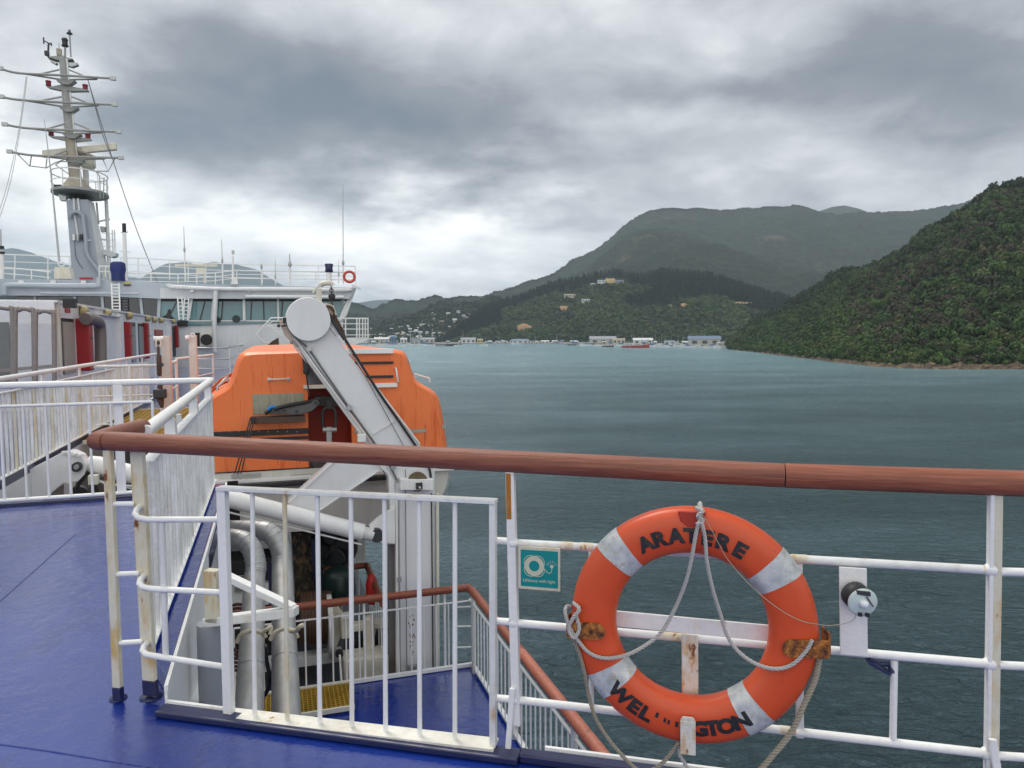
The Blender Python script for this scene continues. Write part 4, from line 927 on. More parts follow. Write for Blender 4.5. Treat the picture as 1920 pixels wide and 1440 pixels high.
# right half: notch right edge -> around outline to top centre ; left half likewise
topc = P(tcn, SB, right[-1].z)
mb.add([nR0]+right[:-1]+[topc, P(tcn, SB, nR1.z), P(t_on(nR1), SB, nR1.z)], [tuple(range(len(right)+3))])
mb.add([topc]+left[1:]+[nL0, P(t_on(nL1), SB, nL1.z), P(tcn, SB, nL1.z)], [tuple(range(len(left)+3))])
build(mb, 'canopy', ORANGE, boat)
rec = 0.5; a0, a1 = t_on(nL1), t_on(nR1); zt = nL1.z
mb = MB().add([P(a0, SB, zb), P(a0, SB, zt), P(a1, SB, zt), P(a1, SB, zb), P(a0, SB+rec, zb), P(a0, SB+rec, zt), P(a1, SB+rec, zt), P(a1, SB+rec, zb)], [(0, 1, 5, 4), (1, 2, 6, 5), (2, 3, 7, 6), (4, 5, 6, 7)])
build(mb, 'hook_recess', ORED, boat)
hull = dens(half([(845, 863), (849, 880), (846, 905), (836, 932), (814, 955), (770, 975), (700, 988), (615, 996)]), 3)
zc_h = half([(845, 880)])[0][1]
secs = [section(hull, SB+0.02, 0.965, 0.97, zc_h), section(hull, SB+0.12, 1, 1, zc_h), section(hull, SB+3, 1.03, 1.1, zc_h), section(hull, SB+6.5, 0.98, 1.1, zc_h), section(hull, SB+8.0, 0.6, 0.9, zc_h), section(hull, SB+9.2, 0.05, 0.5, zc_h)]
n_ = len(secs[0]); mb = MB().add([p for s_ in secs for p in s_], [(i*n_+k, (i+1)*n_+k, (i+1)*n_+k+1, i*n_+k+1) for i in range(len(secs)-1) for k in range(n_-1)], True)
mb.add(secs[0], [tuple(range(n_))]); build(mb, 'hull', WHULL, boat)
# gunwale fender round the boat
gz = zc_h+0.02; gt = half([(850, 868)])[0][0]
mb = MB().bar(P(tcn-gt, SB-0.02, gz), P(tcn+gt, SB-0.02, gz), FW*0.10, UP*0.05); build(mb, 'gunwale', W1, boat, bevel=0.01)
mb = MB().bar(P(tcn-gt, SB-0.06, gz-0.075), P(tcn+gt*0.52, SB-0.06, gz-0.075), FW*0.06, UP*0.05); build(mb, 'fender', BLACK, boat, bevel=0.01)
mb = MB().bar(P(tcn+gt, SB-0.02, gz+0.03), P(tcn+gt, SB+6, gz+0.03), AT*0.12, UP*0.10); build(mb, 'gunwale', WHULL, boat, bevel=0.02)
def fbox(name, x0, y0, x1, y1, mat, s=SB, d=0.03, parent=boat, bevel=0.004, label=None):
    """panel standing proud of a plane: px corners, depth d towards the viewer"""
    a, b, c_, e = S(x0, y0, s), S(x1, y0, s), S(x1, y1, s), S(x0, y1, s)
    # square it up in the plane
    t0, t1 = t_on((a+e)/2), t_on((b+c_)/2); z1, z0 = (a.z+b.z)/2, (c_.z+e.z)/2
    return build(MB().prism([P(t0, s, z0), P(t1, s, z0), P(t1, s, z1), P(t0, s, z1)], FW*-d), name, mat, parent, bevel=bevel, label=label)
fbox('hatch_window', 575, 662, 640, 720, glass_mat('boat_window', (0.06, 0.065, 0.08)), d=0.02)
fbox('sill', 569, 721, 640, 728, WCREAM, d=0.05)
fbox('sill', 640, 654, 736, 663, W1, d=0.07)
fbox('sill', 700, 718, 744, 726, W1, d=0.05)
for y_, x0 in ((678, 655), (704, 675)): fbox('black_strip', x0, y_, 737, y_+4.5, BLACK, d=0.03)
fbox('access_plate', 474, 738, 570, 776, paint('worn_alloy', (0.36, 0.35, 0.26), 0.5, dirt=0.6, streak=0.2, scale=1.2), d=0.012)
fbox('tray', 471, 779, 571, 790, BROWNM, d=0.22)
fbox('rubbing_strip', 400, 806, 578, 816, BLACK, d=0.04); fbox('rubbing_strip', 490, 819, 578, 824, BLACK, d=0.04)
for i in range(9): fbox('bolt', 412+i*18, 808.5, 413.6+i*18, 810.2, STEEL, s=SB-0.042, d=0.004, bevel=0)
REFL = flat('reflective_strip', (0.36, 0.37, 0.34), 0.35)
for x0, y0, x1, y1 in ((664, 807, 682, 812), (768, 805, 799, 811), (829, 797, 836, 803), (434, 889, 490, 896), (546, 889, 586, 895)):
    fbox('reflective_strip', x0, y0, x1, y1, REFL, s=SB-0.004 if y0 < 850 else SB+0.015, d=0.004, bevel=0)
def handle(p, q, out, r=0.012, name='grab_handle', mat=STEEL, parent=boat):
    build(MB().tube([p, p+out, q+out, q], r, 8), name, mat, parent)
handle(S(504, 711, SB), S(541, 710, SB), FW*-0.07, mat=WCREAM)
handle(S(741, 690, SB), S(745, 716, SB), FW*-0.07, mat=W1)
for x_ in (504, 541): fbox('handle_foot', x_-3, 708, x_+3, 714, WCREAM, d=0.02)
pr = P(tcn+half([(790, 715)])[0][0], SB+0.5, half([(790, 715)])[0][1]+0.02); handle(pr, pr+AT*0.22-UP*0.07, UP*0.06, mat=W1)
# grab ropes and cleats on the near shoulder
for k, (xa, ya, xb, yb) in enumerate(((398, 728, 432, 705), (392, 738, 440, 712), (410, 722, 445, 698))):
    build(MB().tube(spline([S(xa, ya, SB+0.5), S((xa+xb)/2, (ya+yb)/2-5, SB+0.7), S(xb, yb, SB+0.9)]), 0.016, 6), 'grab_rope', paint('orange_rope', (0.55, 0.09, 0.02), 0.8), boat)
handle(S(408, 735, SB+0.4), S(428, 716, SB+0.5), UP*0.07, 0.02, 'cleat', STEEL)
# release hook mechanism, chain link, falls
mech = MB().prism([S(x, y, SB-0.20) for x, y in ((508, 768), (505, 776), (560, 778), (585, 771), (600, 757), (596, 750), (575, 752), (558, 762), (530, 764))], FW*0.10)
MG = flat('mechanism_grey', (0.12, 0.125, 0.12), 0.5, 0.3, 0.3, 20)
mo = build(mech, 'release_mechanism', MG, boat, bevel=0.008)
for x_, y_ in ((512, 770), (522, 771), (533, 770), (556, 772), (592, 755)):
    build(MB().disc(S(x_, y_, SB-0.22), FW, 0.02, 0.03, 12), 'bolt', DARK, mo)
build(MB().tube(spline([S(498, 775, SB-0.15), S(512, 768, SB-0.2), S(540, 760, SB-0.22), S(570, 755, SB-0.2), S(600, 748, SB-0.15)]), 0.025, 8), 'hose', BLACK, boat)
build(MB().tube(spline([S(503, 768, SB-0.2), S(509, 763, SB-0.22), S(517, 764, SB-0.2)]), 0.02, 8), 'blue_tape', flat('blue_tape', (0.02, 0.25, 0.7), 0.5), boat)
build(MB().bar(S(590, 751, SB+0.1), S(640, 753, SB+0.1), UP*0.13, FW*0.12), 'cross_beam', BLACK, boat)
lk = S(617, 785, SB+0.05)
build(MB().tube([lk+(AT*math.cos(a)*0.088+UP*(math.sin(a)*0.088+(0.07 if math.sin(a) > 0 else -0.07))) for a in [2*math.pi*k/24 for k in range(24)]], 0.022, 10, closed=True), 'chain_link', DARK, boat)
build(MB().bar(S(617, 766, SB+0.05), S(617, 750, SB+0.05), AT*0.06, FW*0.06), 'shackle', DARK, boat)
build(MB().bar(S(617, 800, SB), S(617, 850, SB), AT*0.075, FW*0.06), 'hook_shank', STEEL, boat, bevel=0.01)
build(MB().tube([S(605, 806, SB), S(631, 806, SB)], 0.035, 12), 'hook_pin', STEEL, boat)
build(MB().bar(S(640, 700, SB+0.3), S(645, 745, SB+0.3), AT*0.28, FW*0.1), 'red_cover', REDP, boat)
build(MB().tube(spline([S(572, 668, SB-0.1), S(575, 690, SB-0.12), S(574, 702, SB-0.12)]), [0.02]*2+[0.045]*17+[0.03]*2, 8), 'rope_tail', BLACK, boat)
build(MB().tube([S(574, 700, SB-0.1), S(580, 742, SB-0.12)], 0.01, 6), 'cord_tail', BLACK, boat)
# lashing straps running down from the tray
mb = MB()
for dx in (-6, 0, 6):
    build(MB().bar(S(474+dx*0.6, 782, SB-0.24), S(446+dx, 888, SB-0.30), AT*0.018, FW*0.012), 'lashing_strap', BLACK, boat)
for dx in (-5, 5): build(MB().disc(S(446+dx, 893, SB-0.32), FW, 0.038, 0.05, 16), 'ratchet_eye', STEEL, boat)
build(MB().bar(S(436, 902, SB-0.3), S(441, 985, SB-0.1), AT*0.13, FW*0.02), 'strap_cover', BLACK, boat)
# skeg, propeller guard and blades
pc = S(625, 1026, SB+1.0)
build(MB().ring(pc, FW, 0.33, 0.035, 36, 10), 'propeller_guard', DARK, boat)
for k in range(4):
    a = k*math.pi/2+0.5; d_ = AT*math.cos(a)+UP*math.sin(a); e_ = AT*-math.sin(a)+UP*math.cos(a)
    build(MB().prism([pc+d_*0.05-e_*0.03, pc+d_*0.16-e_*0.16, pc+d_*0.27-e_*0.10, pc+d_*0.29+e_*0.03, pc+d_*0.18+e_*0.06, pc+d_*0.05+e_*0.03], FW*0.02+e_*0.02), 'propeller_blade', DARK, boat)
build(MB().disc(pc, FW, 0.06, 0.2, 16), 'propeller_hub', DARK, boat)
build(MB().prism([S(x, y, SB+1.7) for x, y in ((560, 990), (660, 992), (664, 1120), (590, 1160), (560, 1160))][::-1], FW*0.1), 'dark_backing', DARK, boat)  # dark sheet added behind the propeller to darken the space under the hull
build(MB().prism([S(642, 994, SB+1.2), S(684, 994, SB+1.2), S(686, 1056, SB+1.2), S(668, 1056, SB+1.2)], FW*0.4), 'skeg', WHULL, boat)

# ================================================================ DAVIT (aft arm of the lifeboat)
SD = 9.45
dv = empty('davit', P(t_on(S(778, 1100, SD)), SD, LZ), 'white steel lifeboat davit with round head, box arm and pillar', 'davit')
def plate(name, px, mat, s=SD, th=0.3, bevel=0.006, parent=dv, label=None):
    return build(MB().prism([S(x, y, s) for x, y in px][::-1], FW*th), name, mat, parent, bevel=bevel, label=label)
plate('arm', [(553, 630), (609, 600), (666, 681), (718, 746), (786, 832), (815, 880), (815, 908), (740, 906), (698, 826)], WDAV, SD, 0.34)
plate('arm_web', [(541, 628), (556, 634), (706, 846), (740, 900), (733, 905), (690, 836)], W1, SD+0.05, 0.38)
for (a, b) in (((552, 634), (703, 838)), ((612, 603), (787, 832))):
    build(MB().bar(S(*a, SD-0.012), S(*b, SD-0.012), AT*0.02, FW*0.024), 'arm_flange', W1, dv)
hc = S(578, 599, SD-0.03); hr = (S(619, 599, SD-0.03)-S(537, 599, SD-0.03)).length/2
build(MB().disc(hc, FW, hr, 0.14, 48), 'head_disc', WDAV, dv, bevel=0.012)
build(MB().ring(hc-FW*0.02, FW, hr, 0.012, 48, 8), 'head_rim', W1, dv)
plate('head_bracket', [(524, 602), (532, 596), (548, 612), (566, 640), (566, 655), (557, 651), (534, 628)], paint('pinkish_primer', (0.62, 0.50, 0.42), 0.5, rust=0.2, dirt=0.4), SD+0.05, 0.3)
plate('arm_nose', [(541, 625), (556, 652), (577, 682), (560, 662), (545, 640)], W1, SD+0.06, 0.3)
plate('side_box', [(610, 599), (624, 592), (645, 622), (631, 631)], WDAV, SD-0.02, 0.30)
plate('sheave_housing', [(594, 572), (612, 568), (626, 573), (632, 590), (612, 600), (600, 598)], WCREAM, SD+0.02, 0.26)
build(MB().disc(S(615, 584, SD), FW, 0.075, 0.12, 24), 'sheave', BROWNM, dv); build(MB().disc(S(615, 584, SD-0.07), FW, 0.03, 0.05, 16), 'sheave_pin', DARK, dv)
NECK = WCREAM
build(MB().bar(S(598, 572, SD), S(598, 541, SD), AT*0.065, FW*0.07), 'neck_post', NECK, dv, bevel=0.005)
build(MB().bar(S(586, 548, SD), S(602, 533, SD), UP*0.045, FW*0.07), 'neck_brace', NECK, dv, bevel=0.005)
build(MB().tube([S(601, 534, SD), S(609, 531, SD), S(620, 531, SD), S(624, 536, SD)], 0.033, 10), 'neck_arm', NECK, dv)
for k in range(3): build(MB().ring(S(621.5, 540+k*4.5, SD), FW if k % 2 else AT, 0.022, 0.007, 12, 6), 'chain_link', DARK, dv)
build(MB().tube([S(621, 551, SD), S(622, 555, SD), S(624, 563, SD)], [0.03, 0.045, 0.03], 10), 'hanging_block', BLACK, dv)
for dx, r_ in ((0, 0.02), (4, 0.016), (8, 0.014)):
    build(MB().tube([S(613+dx, 583-dx*0.3, SD-0.05), S(634+dx, 618, SD-0.05), S(646+dx*0.3, 637, SD-0.05)], r_, 8), 'fall_wire', BROWNM if dx else DARK, dv)
build(MB().bar(S(616, 581, SD-0.09), S(624, 589, SD-0.09), UP*0.05, FW*0.03), 'wire_clamp', flat('tan_clamp', (0.30, 0.2, 0.14), 0.7), dv)
build(MB().tube(spline([S(646, 634, SD-0.03), S(680, 688, SD-0.03), S(716, 744, SD-0.03), S(753, 797, SD-0.03), S(800, 868, SD-0.03), S(808, 897, SD-0.03)]), 0.016, 8), 'hoist_wire', BLACK, dv)
build(MB().tube([S(646, 640, SD-0.03), S(690, 715, SD-0.03), S(758, 838, SD-0.03)], 0.004, 5), 'thin_wire', DARK, dv)
build(MB().tube(spline([S(536, 600, SD-0.06), S(543, 619, SD-0.06), S(560, 638, SD-0.05), S(580, 656, SD-0.03), S(610, 700, SD-0.03), S(655, 765, SD-0.03), S(700, 828, SD-0.03), S(728, 868, SD-0.03), S(744, 900, SD-0.04)]), 0.014, 8), 'hydraulic_hose', flat('grey_hose', (0.14, 0.145, 0.15), 0.5), dv)
for x_, y_ in ((579, 654), (655, 764), (737, 876)): build(MB().disc(S(x_, y_, SD-0.05), FW, 0.034, 0.05, 12), 'hose_clip', STEEL, dv)
build(MB().tube([S(537, 610, SD-0.05), S(527, 612, SD-0.05)], 0.012, 6), 'limit_switch', DARK, dv); build(MB().box(S(536, 601, SD-0.06), AT*0.035, UP*0.035, FW*0.03), 'junction', BLACK, dv)
build(MB().box(S(522.5, 611, SD-0.06), AT*0.018, UP*0.018, FW*0.02), 'junction', DARK, dv)
build(MB().ring(S(547, 642, SD-0.02), FW, 0.015, 0.005, 10, 5), 'eye', DARK, dv)
build(MB().bar(S(698, 815, SD-0.015), S(740, 789, SD-0.015), UP*0.012, FW*0.01), 'weld_bead', W1, dv)
build(MB().box(S(678, 821, SD-0.05), AT*0.05, UP*0.05, FW*0.05), 'valve_block', W1, dv, bevel=0.01)
# lower link arm
plate('link_arm', [(628, 862), (716, 862), (714, 880), (592, 960), (541, 964), (541, 941)], WDAV, SD+0.06, 0.24)
for (a, b) in (((628, 863), (541, 942)), ((712, 881), (592, 961))):
    build(MB().bar(S(*a, SD+0.05), S(*b, SD+0.05), AT*0.03, FW*0.03), 'link_flange', W1, dv)
plate('hinge_knuckle', [(702, 858), (722, 872), (740, 900), (742, 960), (732, 960), (728, 890), (716, 880)], W1, SD-0.01, 0.2)
# pillar
plate('pillar', [(741, 900), (815, 900), (817, 1268), (744, 1268)], WDAV, SD, 0.42, label='white davit pillar with a rust scab low on its face')
for x_, w_, m_ in ((744, 0.045, W1), (819.5, 0.035, WCREAM)):
    build(MB().bar(S(x_, 925, SD-0.03), S(x_+1.5, 1266, SD-0.03), AT*w_, FW*0.07), 'pillar_flange', m_, dv, bevel=0.003)
build(MB().bar(S(809, 925, SD-0.01), S(812, 1266, SD-0.01), AT*0.012, FW*0.02), 'wire_slot', BLACK, dv)
build(MB().tube([S(760, 880, SD-0.02), S(763, 1262, SD-0.02)], 0.004, 5), 'thin_wire', DARK, dv)
build(MB().tube([S(747, 925, SD-0.06), S(750, 1262, SD-0.06)], 0.014, 6), 'conduit', STEEL, dv)
build(MB().box(S(748.5, 1086, SD-0.07), AT*0.025, UP*0.03, FW*0.02), 'conduit_clip', STEEL, dv)
plate('sheave_box', [(751, 899), (813, 899), (813, 919), (751, 919)], W1, SD-0.16, 0.18)
shc = S(783, 903, SD-0.10); build(MB().disc(shc, FW, 0.125, 0.05, 32), 'sheave', flat('worn_bronze', (0.16, 0.12, 0.07), 0.6, 0.3, 0.4), dv); build(MB().disc(shc, FW, 0.05, 0.056, 20), 'sheave_pin', BROWNM, dv)
build(MB().disc(S(786, 913, SD-0.20), FW, 0.03, 0.06, 16).box(S(786, 911, SD-0.175), AT*0.04, UP*0.04, FW*0.015), 'lamp', DARK, dv); build(MB().disc(S(787, 914, SD-0.24), FW, 0.014, 0.02, 12), 'lamp_lens', flat('lamp_lens', (0.6, 0.65, 0.7), 0.2), dv)
build(MB().box(S(776, 1254, SD-0.03), AT*0.07, UP*0.05, FW*0.03), 'foot_box', STEEL, dv, bevel=0.004)
# rust scab: irregular thin flakes
mb = MB()
for k in range(46):
    y_ = random.gauss(1188, 26); x_ = random.gauss(772+0.02*(y_-1188), 1.6+1.2*math.exp(-((y_-1188)/25)**2)); r_ = random.uniform(0.004, 0.013)
    c_ = S(x_, y_, SD-0.002); q = [c_+AT*math.cos(a)*r_*random.uniform(0.5, 1.1)+UP*math.sin(a)*r_*random.uniform(0.8, 1.9) for a in [k2*math.pi/3 for k2 in range(6)]]
    mb.add(q, [tuple(range(6))])
build(mb, 'rust_scab', RUST, dv)
# hydraulic ram
ra, rb_ = S(164, 868, SD-0.10), S(699, 1003, SD-0.10)
ram = ra.lerp(rb_, 0.955)
build(MB().tube([ra, ra.lerp(rb_, 0.03), ram], [0.085, 0.105, 0.105], 24), 'ram_cylinder', W1, dv)
build(MB().tube([ram, ram+(rb_-ra)*0.004], 0.112, 24), 'ram_cylinder', W1, dv)
build(MB().tube([ram, rb_], 0.08, 20), 'ram_end', W1R, dv)
build(MB().tube([ra+V(0, 0, -0.17), ram+V(0, 0, -0.16)], 0.012, 8), 'ram_pipe', W1, dv)
build(MB().disc(S(706, 1003, SD-0.1), FW, 0.085, 0.12, 24), 'clevis', DARK, dv)
plate('clevis_lug', [(692, 986), (708, 972), (741, 950), (741, 1020), (716, 1018), (700, 1010)], W1, SD-0.06, 0.08)
plate('guide_plate', [(728, 1022), (742, 1022), (744, 1265), (729, 1265)], flat('grey_guide', (0.22, 0.21, 0.20), 0.5), SD+0.1, 0.05)
# inboard trackway of the same davit, left of the fence
plate('track_beam', [(-60, 1010), (-60, 942), (60, 878), (112, 851), (134, 847), (152, 855), (162, 872), (158, 890), (146, 903), (118, 906), (60, 955), (0, 1000)], WDAV, SD-0.25, 0.22, label='white trackway beam with a dark pin beyond the far fence')
build(MB().disc(S(145, 875, SD-0.27), FW, 0.052, 0.10, 20), 'pin', DARK, dv); build(MB().disc(S(144, 875, SD-0.33), FW, 0.026, 0.06, 16), 'pin_nut', STEEL, dv)
for k in range(4): build(MB().box(S(122+k*9, 848+k*1.8, SD-0.26), AT*0.03, UP*0.012, FW*0.02), 'lug', W1, dv)
build(MB().box(S(176, 899, SD-0.25), AT*0.05, UP*0.055, FW*0.05), 'sensor_box', WCREAM, dv, bevel=0.01)
build(MB().tube(spline([S(182, 900, SD-0.2), S(205, 908, SD-0.2), S(260, 912, SD-0.2)]), 0.012, 6), 'hose', W1, dv)
build(MB().tube(spline([S(165, 885, SD-0.2), S(150, 905, SD-0.2), S(138, 925, SD-0.2), S(128, 960, SD-0.2)]), 0.02, 8), 'hose', BLACK, dv)
build(MB().disc(S(148, 930, SD+0.3), FW, 0.12, 0.1, 20), 'guide_roller', DARK, dv)
plate('foot_beam', [(168, 905), (180, 905), (215, 990), (190, 990)], DARK, SD+0.4, 0.2); plate('foot_beam', [(120, 905), (134, 905), (134, 990), (118, 990)], WDAV, SD+0.2, 0.2)

# ================================================================ ducts, winch and other gear below
dk = empty('exhaust_duct', D(462, 1420, 5.0), 'tall stainless duct bending left at its top, nearer of the pair', 'duct')
dk2 = empty('exhaust_duct', D(545, 1420, 5.2), 'tall stainless duct with a rope tied end, beside the winch', 'duct')
def duct(root, lo, hi, bend, end, r0, r1):
    path = [lo, lo.lerp(hi, 0.5), hi]+bend+[end]
    sp_ = spline(path, 8); n = len(sp_); rs = [r0+(r1-r0)*min(1, i/(n*0.35)) for i in range(n)]
    build(MB().tube(sp_, rs, 28), 'pipe', DUCT, root)
    for i in list(range(0, n, 7)) if False else []: pass
    for k in range(len(sp_)):
        if k % (3 if k > 15 else 8) == 0 and 0 < k < n-1:
            tg = (sp_[k+1]-sp_[k-1]).normalized()
            build(MB().tube([sp_[k]-tg*0.006, sp_[k]+tg*0.006], rs[k]+0.003, 28), 'seam', STEEL, root)
duct(dk, D(463, 1440, 4.95), D(477, 1092, 6.0), [D(480, 1060, 6.1), D(470, 1026, 6.15), D(447, 1011, 6.2)], D(385, 1009, 6.3), 0.108, 0.080)
duct(dk2, D(540, 1440, 5.15), D(529, 1070, 6.4), [D(526, 1030, 6.5), D(510, 1003, 6.55), D(482, 994, 6.6)], D(385, 994, 6.9), 0.110, 0.084)
STRAP = paint('dirty_rope', (0.60, 0.54, 0.42), 0.8, rust=0.3, dirt=0.5, scale=3)
for root, pts in ((dk, [(444, 1205), (452, 1190), (470, 1183), (490, 1186), (499, 1196)]), (dk2, [(507, 1200), (516, 1186), (535, 1179), (552, 1184), (558, 1196)])):
    dd = 5.45 if root is dk else 5.55
    build(MB().tube(spline([D(x, y, dd) for x, y in pts]), 0.016, 8), 'tie_rope', STRAP, root)
build(MB().tube(spline([D(490, 1188, 5.42), D(500, 1180, 5.4), D(508, 1176, 5.42), D(506, 1190, 5.4)]), 0.015, 8), 'tie_rope', STRAP, dk)
build(MB().tube(spline([D(545, 1183, 5.5), D(556, 1182, 5.45), D(562, 1175, 5.4), D(570, 1172, 5.4)]), 0.017, 8), 'tie_rope', STRAP, dk2)
build(MB().tube(spline([D(497, 1210, 5.6), D(500, 1240, 5.7), D(505, 1265, 5.7), D(503, 1290, 5.7), D(492, 1310, 5.7)]), 0.016, 8), 'drain_hose', BLACK, dk)
hz = empty('hose_reel', D(440, 1190, 6.6), 'coiled dark red hose hanging behind the nearer duct', 'hose')
for k in range(6): build(MB().ring(D(446, 1195, 6.6), FW, 0.30-0.035*k, 0.014, 28, 6, 0.55, 1.0), 'coil', flat('dark_red_hose', (0.10, 0.02, 0.015), 0.5), hz)
# machinery behind: dark housing, louvre, rusty column, winch
mh = empty('machinery_housing', S(480, 1130, 11.3), 'black and white louvred machinery housing behind the ducts', 'machinery')
fbox('housing', 420, 1030, 530, 1075, BLACK, s=11.2, d=0.5, parent=mh); fbox('housing', 425, 1075, 505, 1120, WFAR, s=11.1, d=0.4, parent=mh)
for k in range(8): fbox('louvre', 440, 1078+k*4, 474, 1080+k*4, GREYV, s=10.68, d=0.03, parent=mh, bevel=0)
fbox('side_panel', 503, 1045, 517, 1130, NAVY, s=10.9, d=0.2, parent=mh)
fbox('base', 380, 1120, 560, 1300, DARK, s=11.4, d=0.3, parent=mh)
fbox('base_beam', 380, 1228, 640, 1246, W1R, s=10.2, d=0.2, parent=mh)
cl = build(MB().prism([S(546, 1000, 11.0), S(582, 1000, 11.0), S(600, 1140, 11.0), S(556, 1140, 11.0)][::-1], FW*0.3), 'pillar', paint('corroded_column', (0.05, 0.045, 0.04), 0.8, rust=0.5, dirt=0.8, scale=2), label='corroded dark steel column behind the second duct', cat='column')
build(MB().bar(S(590, 1010, 10.9), S(596, 1110, 10.9), AT*0.10, FW*0.1), 'pillar', NAVY, label='slim navy column between the rusty column and the winch', cat='column')
wi = empty('winch', S(670, 1265, 9.75), 'cream lifeboat winch with rusty wire drum and dark green motor', 'winch')
build(MB().tube([S(562, 1160, 10.2), S(620, 1156, 10.2)], 0.34, 28), 'wire_drum', BROWNM, wi)
for k in range(9): build(MB().ring(S(566+k*6, 1159.6-k*0.4, 10.2), AT, 0.345, 0.012, 28, 6), 'wire_turn', flat('wire_rust', (0.13, 0.07, 0.045), 0.6, 0.3), wi)
plate('side_frame', [(617, 1140), (632, 1136), (642, 1150), (640, 1190), (628, 1222), (618, 1225)], WCREAM, 9.95, 0.12, parent=wi)
build(MB().disc(S(618, 1172, 10.0), AT, 0.40, 0.06, 32), 'drum_flange', W1R, wi)
fbox('gearbox', 636, 1146, 658, 1182, WCREAM, s=10.0, d=0.3, parent=wi, bevel=0.02); fbox('gearbox_cover', 640, 1150, 654, 1158, W1, s=9.7, d=0.05, parent=wi)
fbox('brake_arm', 655, 1160, 730, 1174, WCREAM, s=9.9, d=0.15, parent=wi, bevel=0.02); fbox('lever', 682, 1152, 700, 1212, WCREAM, s=9.8, d=0.15, parent=wi, bevel=0.03)
fbox('bed', 640, 1212, 722, 1262, WCREAM, s=9.75, d=0.35, parent=wi, bevel=0.03)
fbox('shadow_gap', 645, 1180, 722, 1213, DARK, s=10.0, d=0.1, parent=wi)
build(MB().tube([S(700, 1176, 9.8), S(698, 1186, 9.75), S(690, 1188, 9.7)], 0.05, 10), 'elbow', STEEL, wi)
build(MB().lathe(S(636, 1118, 10.6), UP, [(0.22, 0), (0.24, 0.05), (0.22, 0.30), (0.20, 0.36), (0.12, 0.42), (0, 0.43)], 24), 'motor', OLIVE, wi)
build(MB().disc(S(636, 1225, 9.6), FW, 0.05, 0.05, 16), 'hand_brake', BLACK, wi); build(MB().tube([S(637, 1228, 9.55), S(641, 1290, 9.3)], 0.014, 8), 'brake_handle', W1, wi)
build(MB().lathe(S(698, 1132, 10.2), UP, [(0.05, 0), (0.085, 0.03), (0.085, 0.30), (0.05, 0.38), (0.03, 0.42), (0, 0.42)], 18), 'fire_extinguisher', flat('extinguisher_red', (0.55, 0.02, 0.015), 0.3), label='red extinguisher hanging past the winch at the brown rail', cat='fire extinguisher')

# ================================================================ CABIN BLOCK (fore-aft wall on the left)
TC = -4.07; ZC = 2.13
cb = empty('deck_cabin', P(TC-1, 20, 0), 'long white deck cabin with doors, red lockers and yellowed oval lamps', 'cabin')
build(MB().prism([P(TC, 17.06, 0), P(TC, 37.6, 0), P(TC-6, 37.6, 0), P(TC-6, 17.06, 0)], UP*ZC), 'wall', WFAR, cb)
build(MB().prism([P(TC+0.06, 17.0, ZC), P(TC+0.06, 37.6, ZC), P(TC-6, 37.6, ZC), P(TC-6, 17.0, ZC)], UP*0.05), 'roof', WFAR, cb)
def wz(y, x): return T(x, y, TC)
def wbox(name, x0, x1, y1, y0, mat, d, label=None, bevel=0.0, z=None):
    a = T(x0, y1, TC); b = T(x1, y1, TC); c_ = T(x0, y0, TC); z1, z0 = a.z, max(0.02, c_.z)
    return build(MB().prism([P(TC-0.01, s_on(a), z0), P(TC-0.01, s_on(b), z0), P(TC-0.01, s_on(b), z1), P(TC-0.01, s_on(a), z1)], AT*(d+0.01)), name, mat, cb, bevel=bevel, label=label)
TAN = flat('tan_door', (0.36, 0.33, 0.27), 0.5); GDOOR = flat('grey_door', (0.27, 0.30, 0.29), 0.5)
wbox('doorway', 113, 137, 596, 703, BLACK, 0.01); wbox('door', 115, 136, 603, 703, TAN, 0.03, 'tan door')
wbox('doorway', 244, 253, 604, 680, BLACK, 0.01); wbox('door', 245, 252, 612, 680, GDOOR, 0.03); wbox('doorway', 258, 268, 606, 678, BLACK, 0.01); wbox('door', 259, 267, 612, 678, GDOOR, 0.03)
wbox('doorway', 321, 328, 611, 670, BLACK, 0.01)
for x0, x1, y1, y0, d in ((141, 168, 597, 697, 0.42), (230, 245, 603, 674, 0.40), (267, 278, 605, 673, 0.40), (327, 334, 610, 652, 0.4), (334, 339, 611, 640, 0.4), (341, 346, 611, 630, 0.4)):
    s_w = s_on(T(x0, y1, TC)); wbox('red_locker', x0, x0+(x1-x0)*0.28, y1, y0, REDP, (x1-x0)*0.74*s_w/1400, bevel=0.03)
for x0, x1, y in ((143, 171, 634), (231, 247, 630), (268, 280, 630)):
    wbox('locker_bar', x0, x0+4, y-0.8, y+0.8, DARK, (x1-x0)*0.8*s_on(T(x0, y, TC))/1400)
wbox('red_panel', 289, 303, 618, 640, REDP, 0.05, 'flat red wall panel'); wbox('junction_box', 289, 297, 640, 646, DARK, 0.1)
wbox('red_sign', 121, 130, 577, 586, REDP, 0.02); wbox('notice', 104, 112, 571, 586, W1, 0.02)
wbox('wall_edge', 103, 106, 566, 705, WCREAM, 0.06); wbox('pilaster', 216, 222, 588, 700, W1, 0.12); wbox('pilaster', 312, 316, 610, 680, W1, 0.12)
wbox('conduit', 106, 115, 587, 588.5, WCREAM, 0.03); wbox('conduit', 178, 220, 588, 590, W1, 0.12)
LAMP = flat('yellowed_lamp_glass', (0.42, 0.35, 0.16), 0.3)
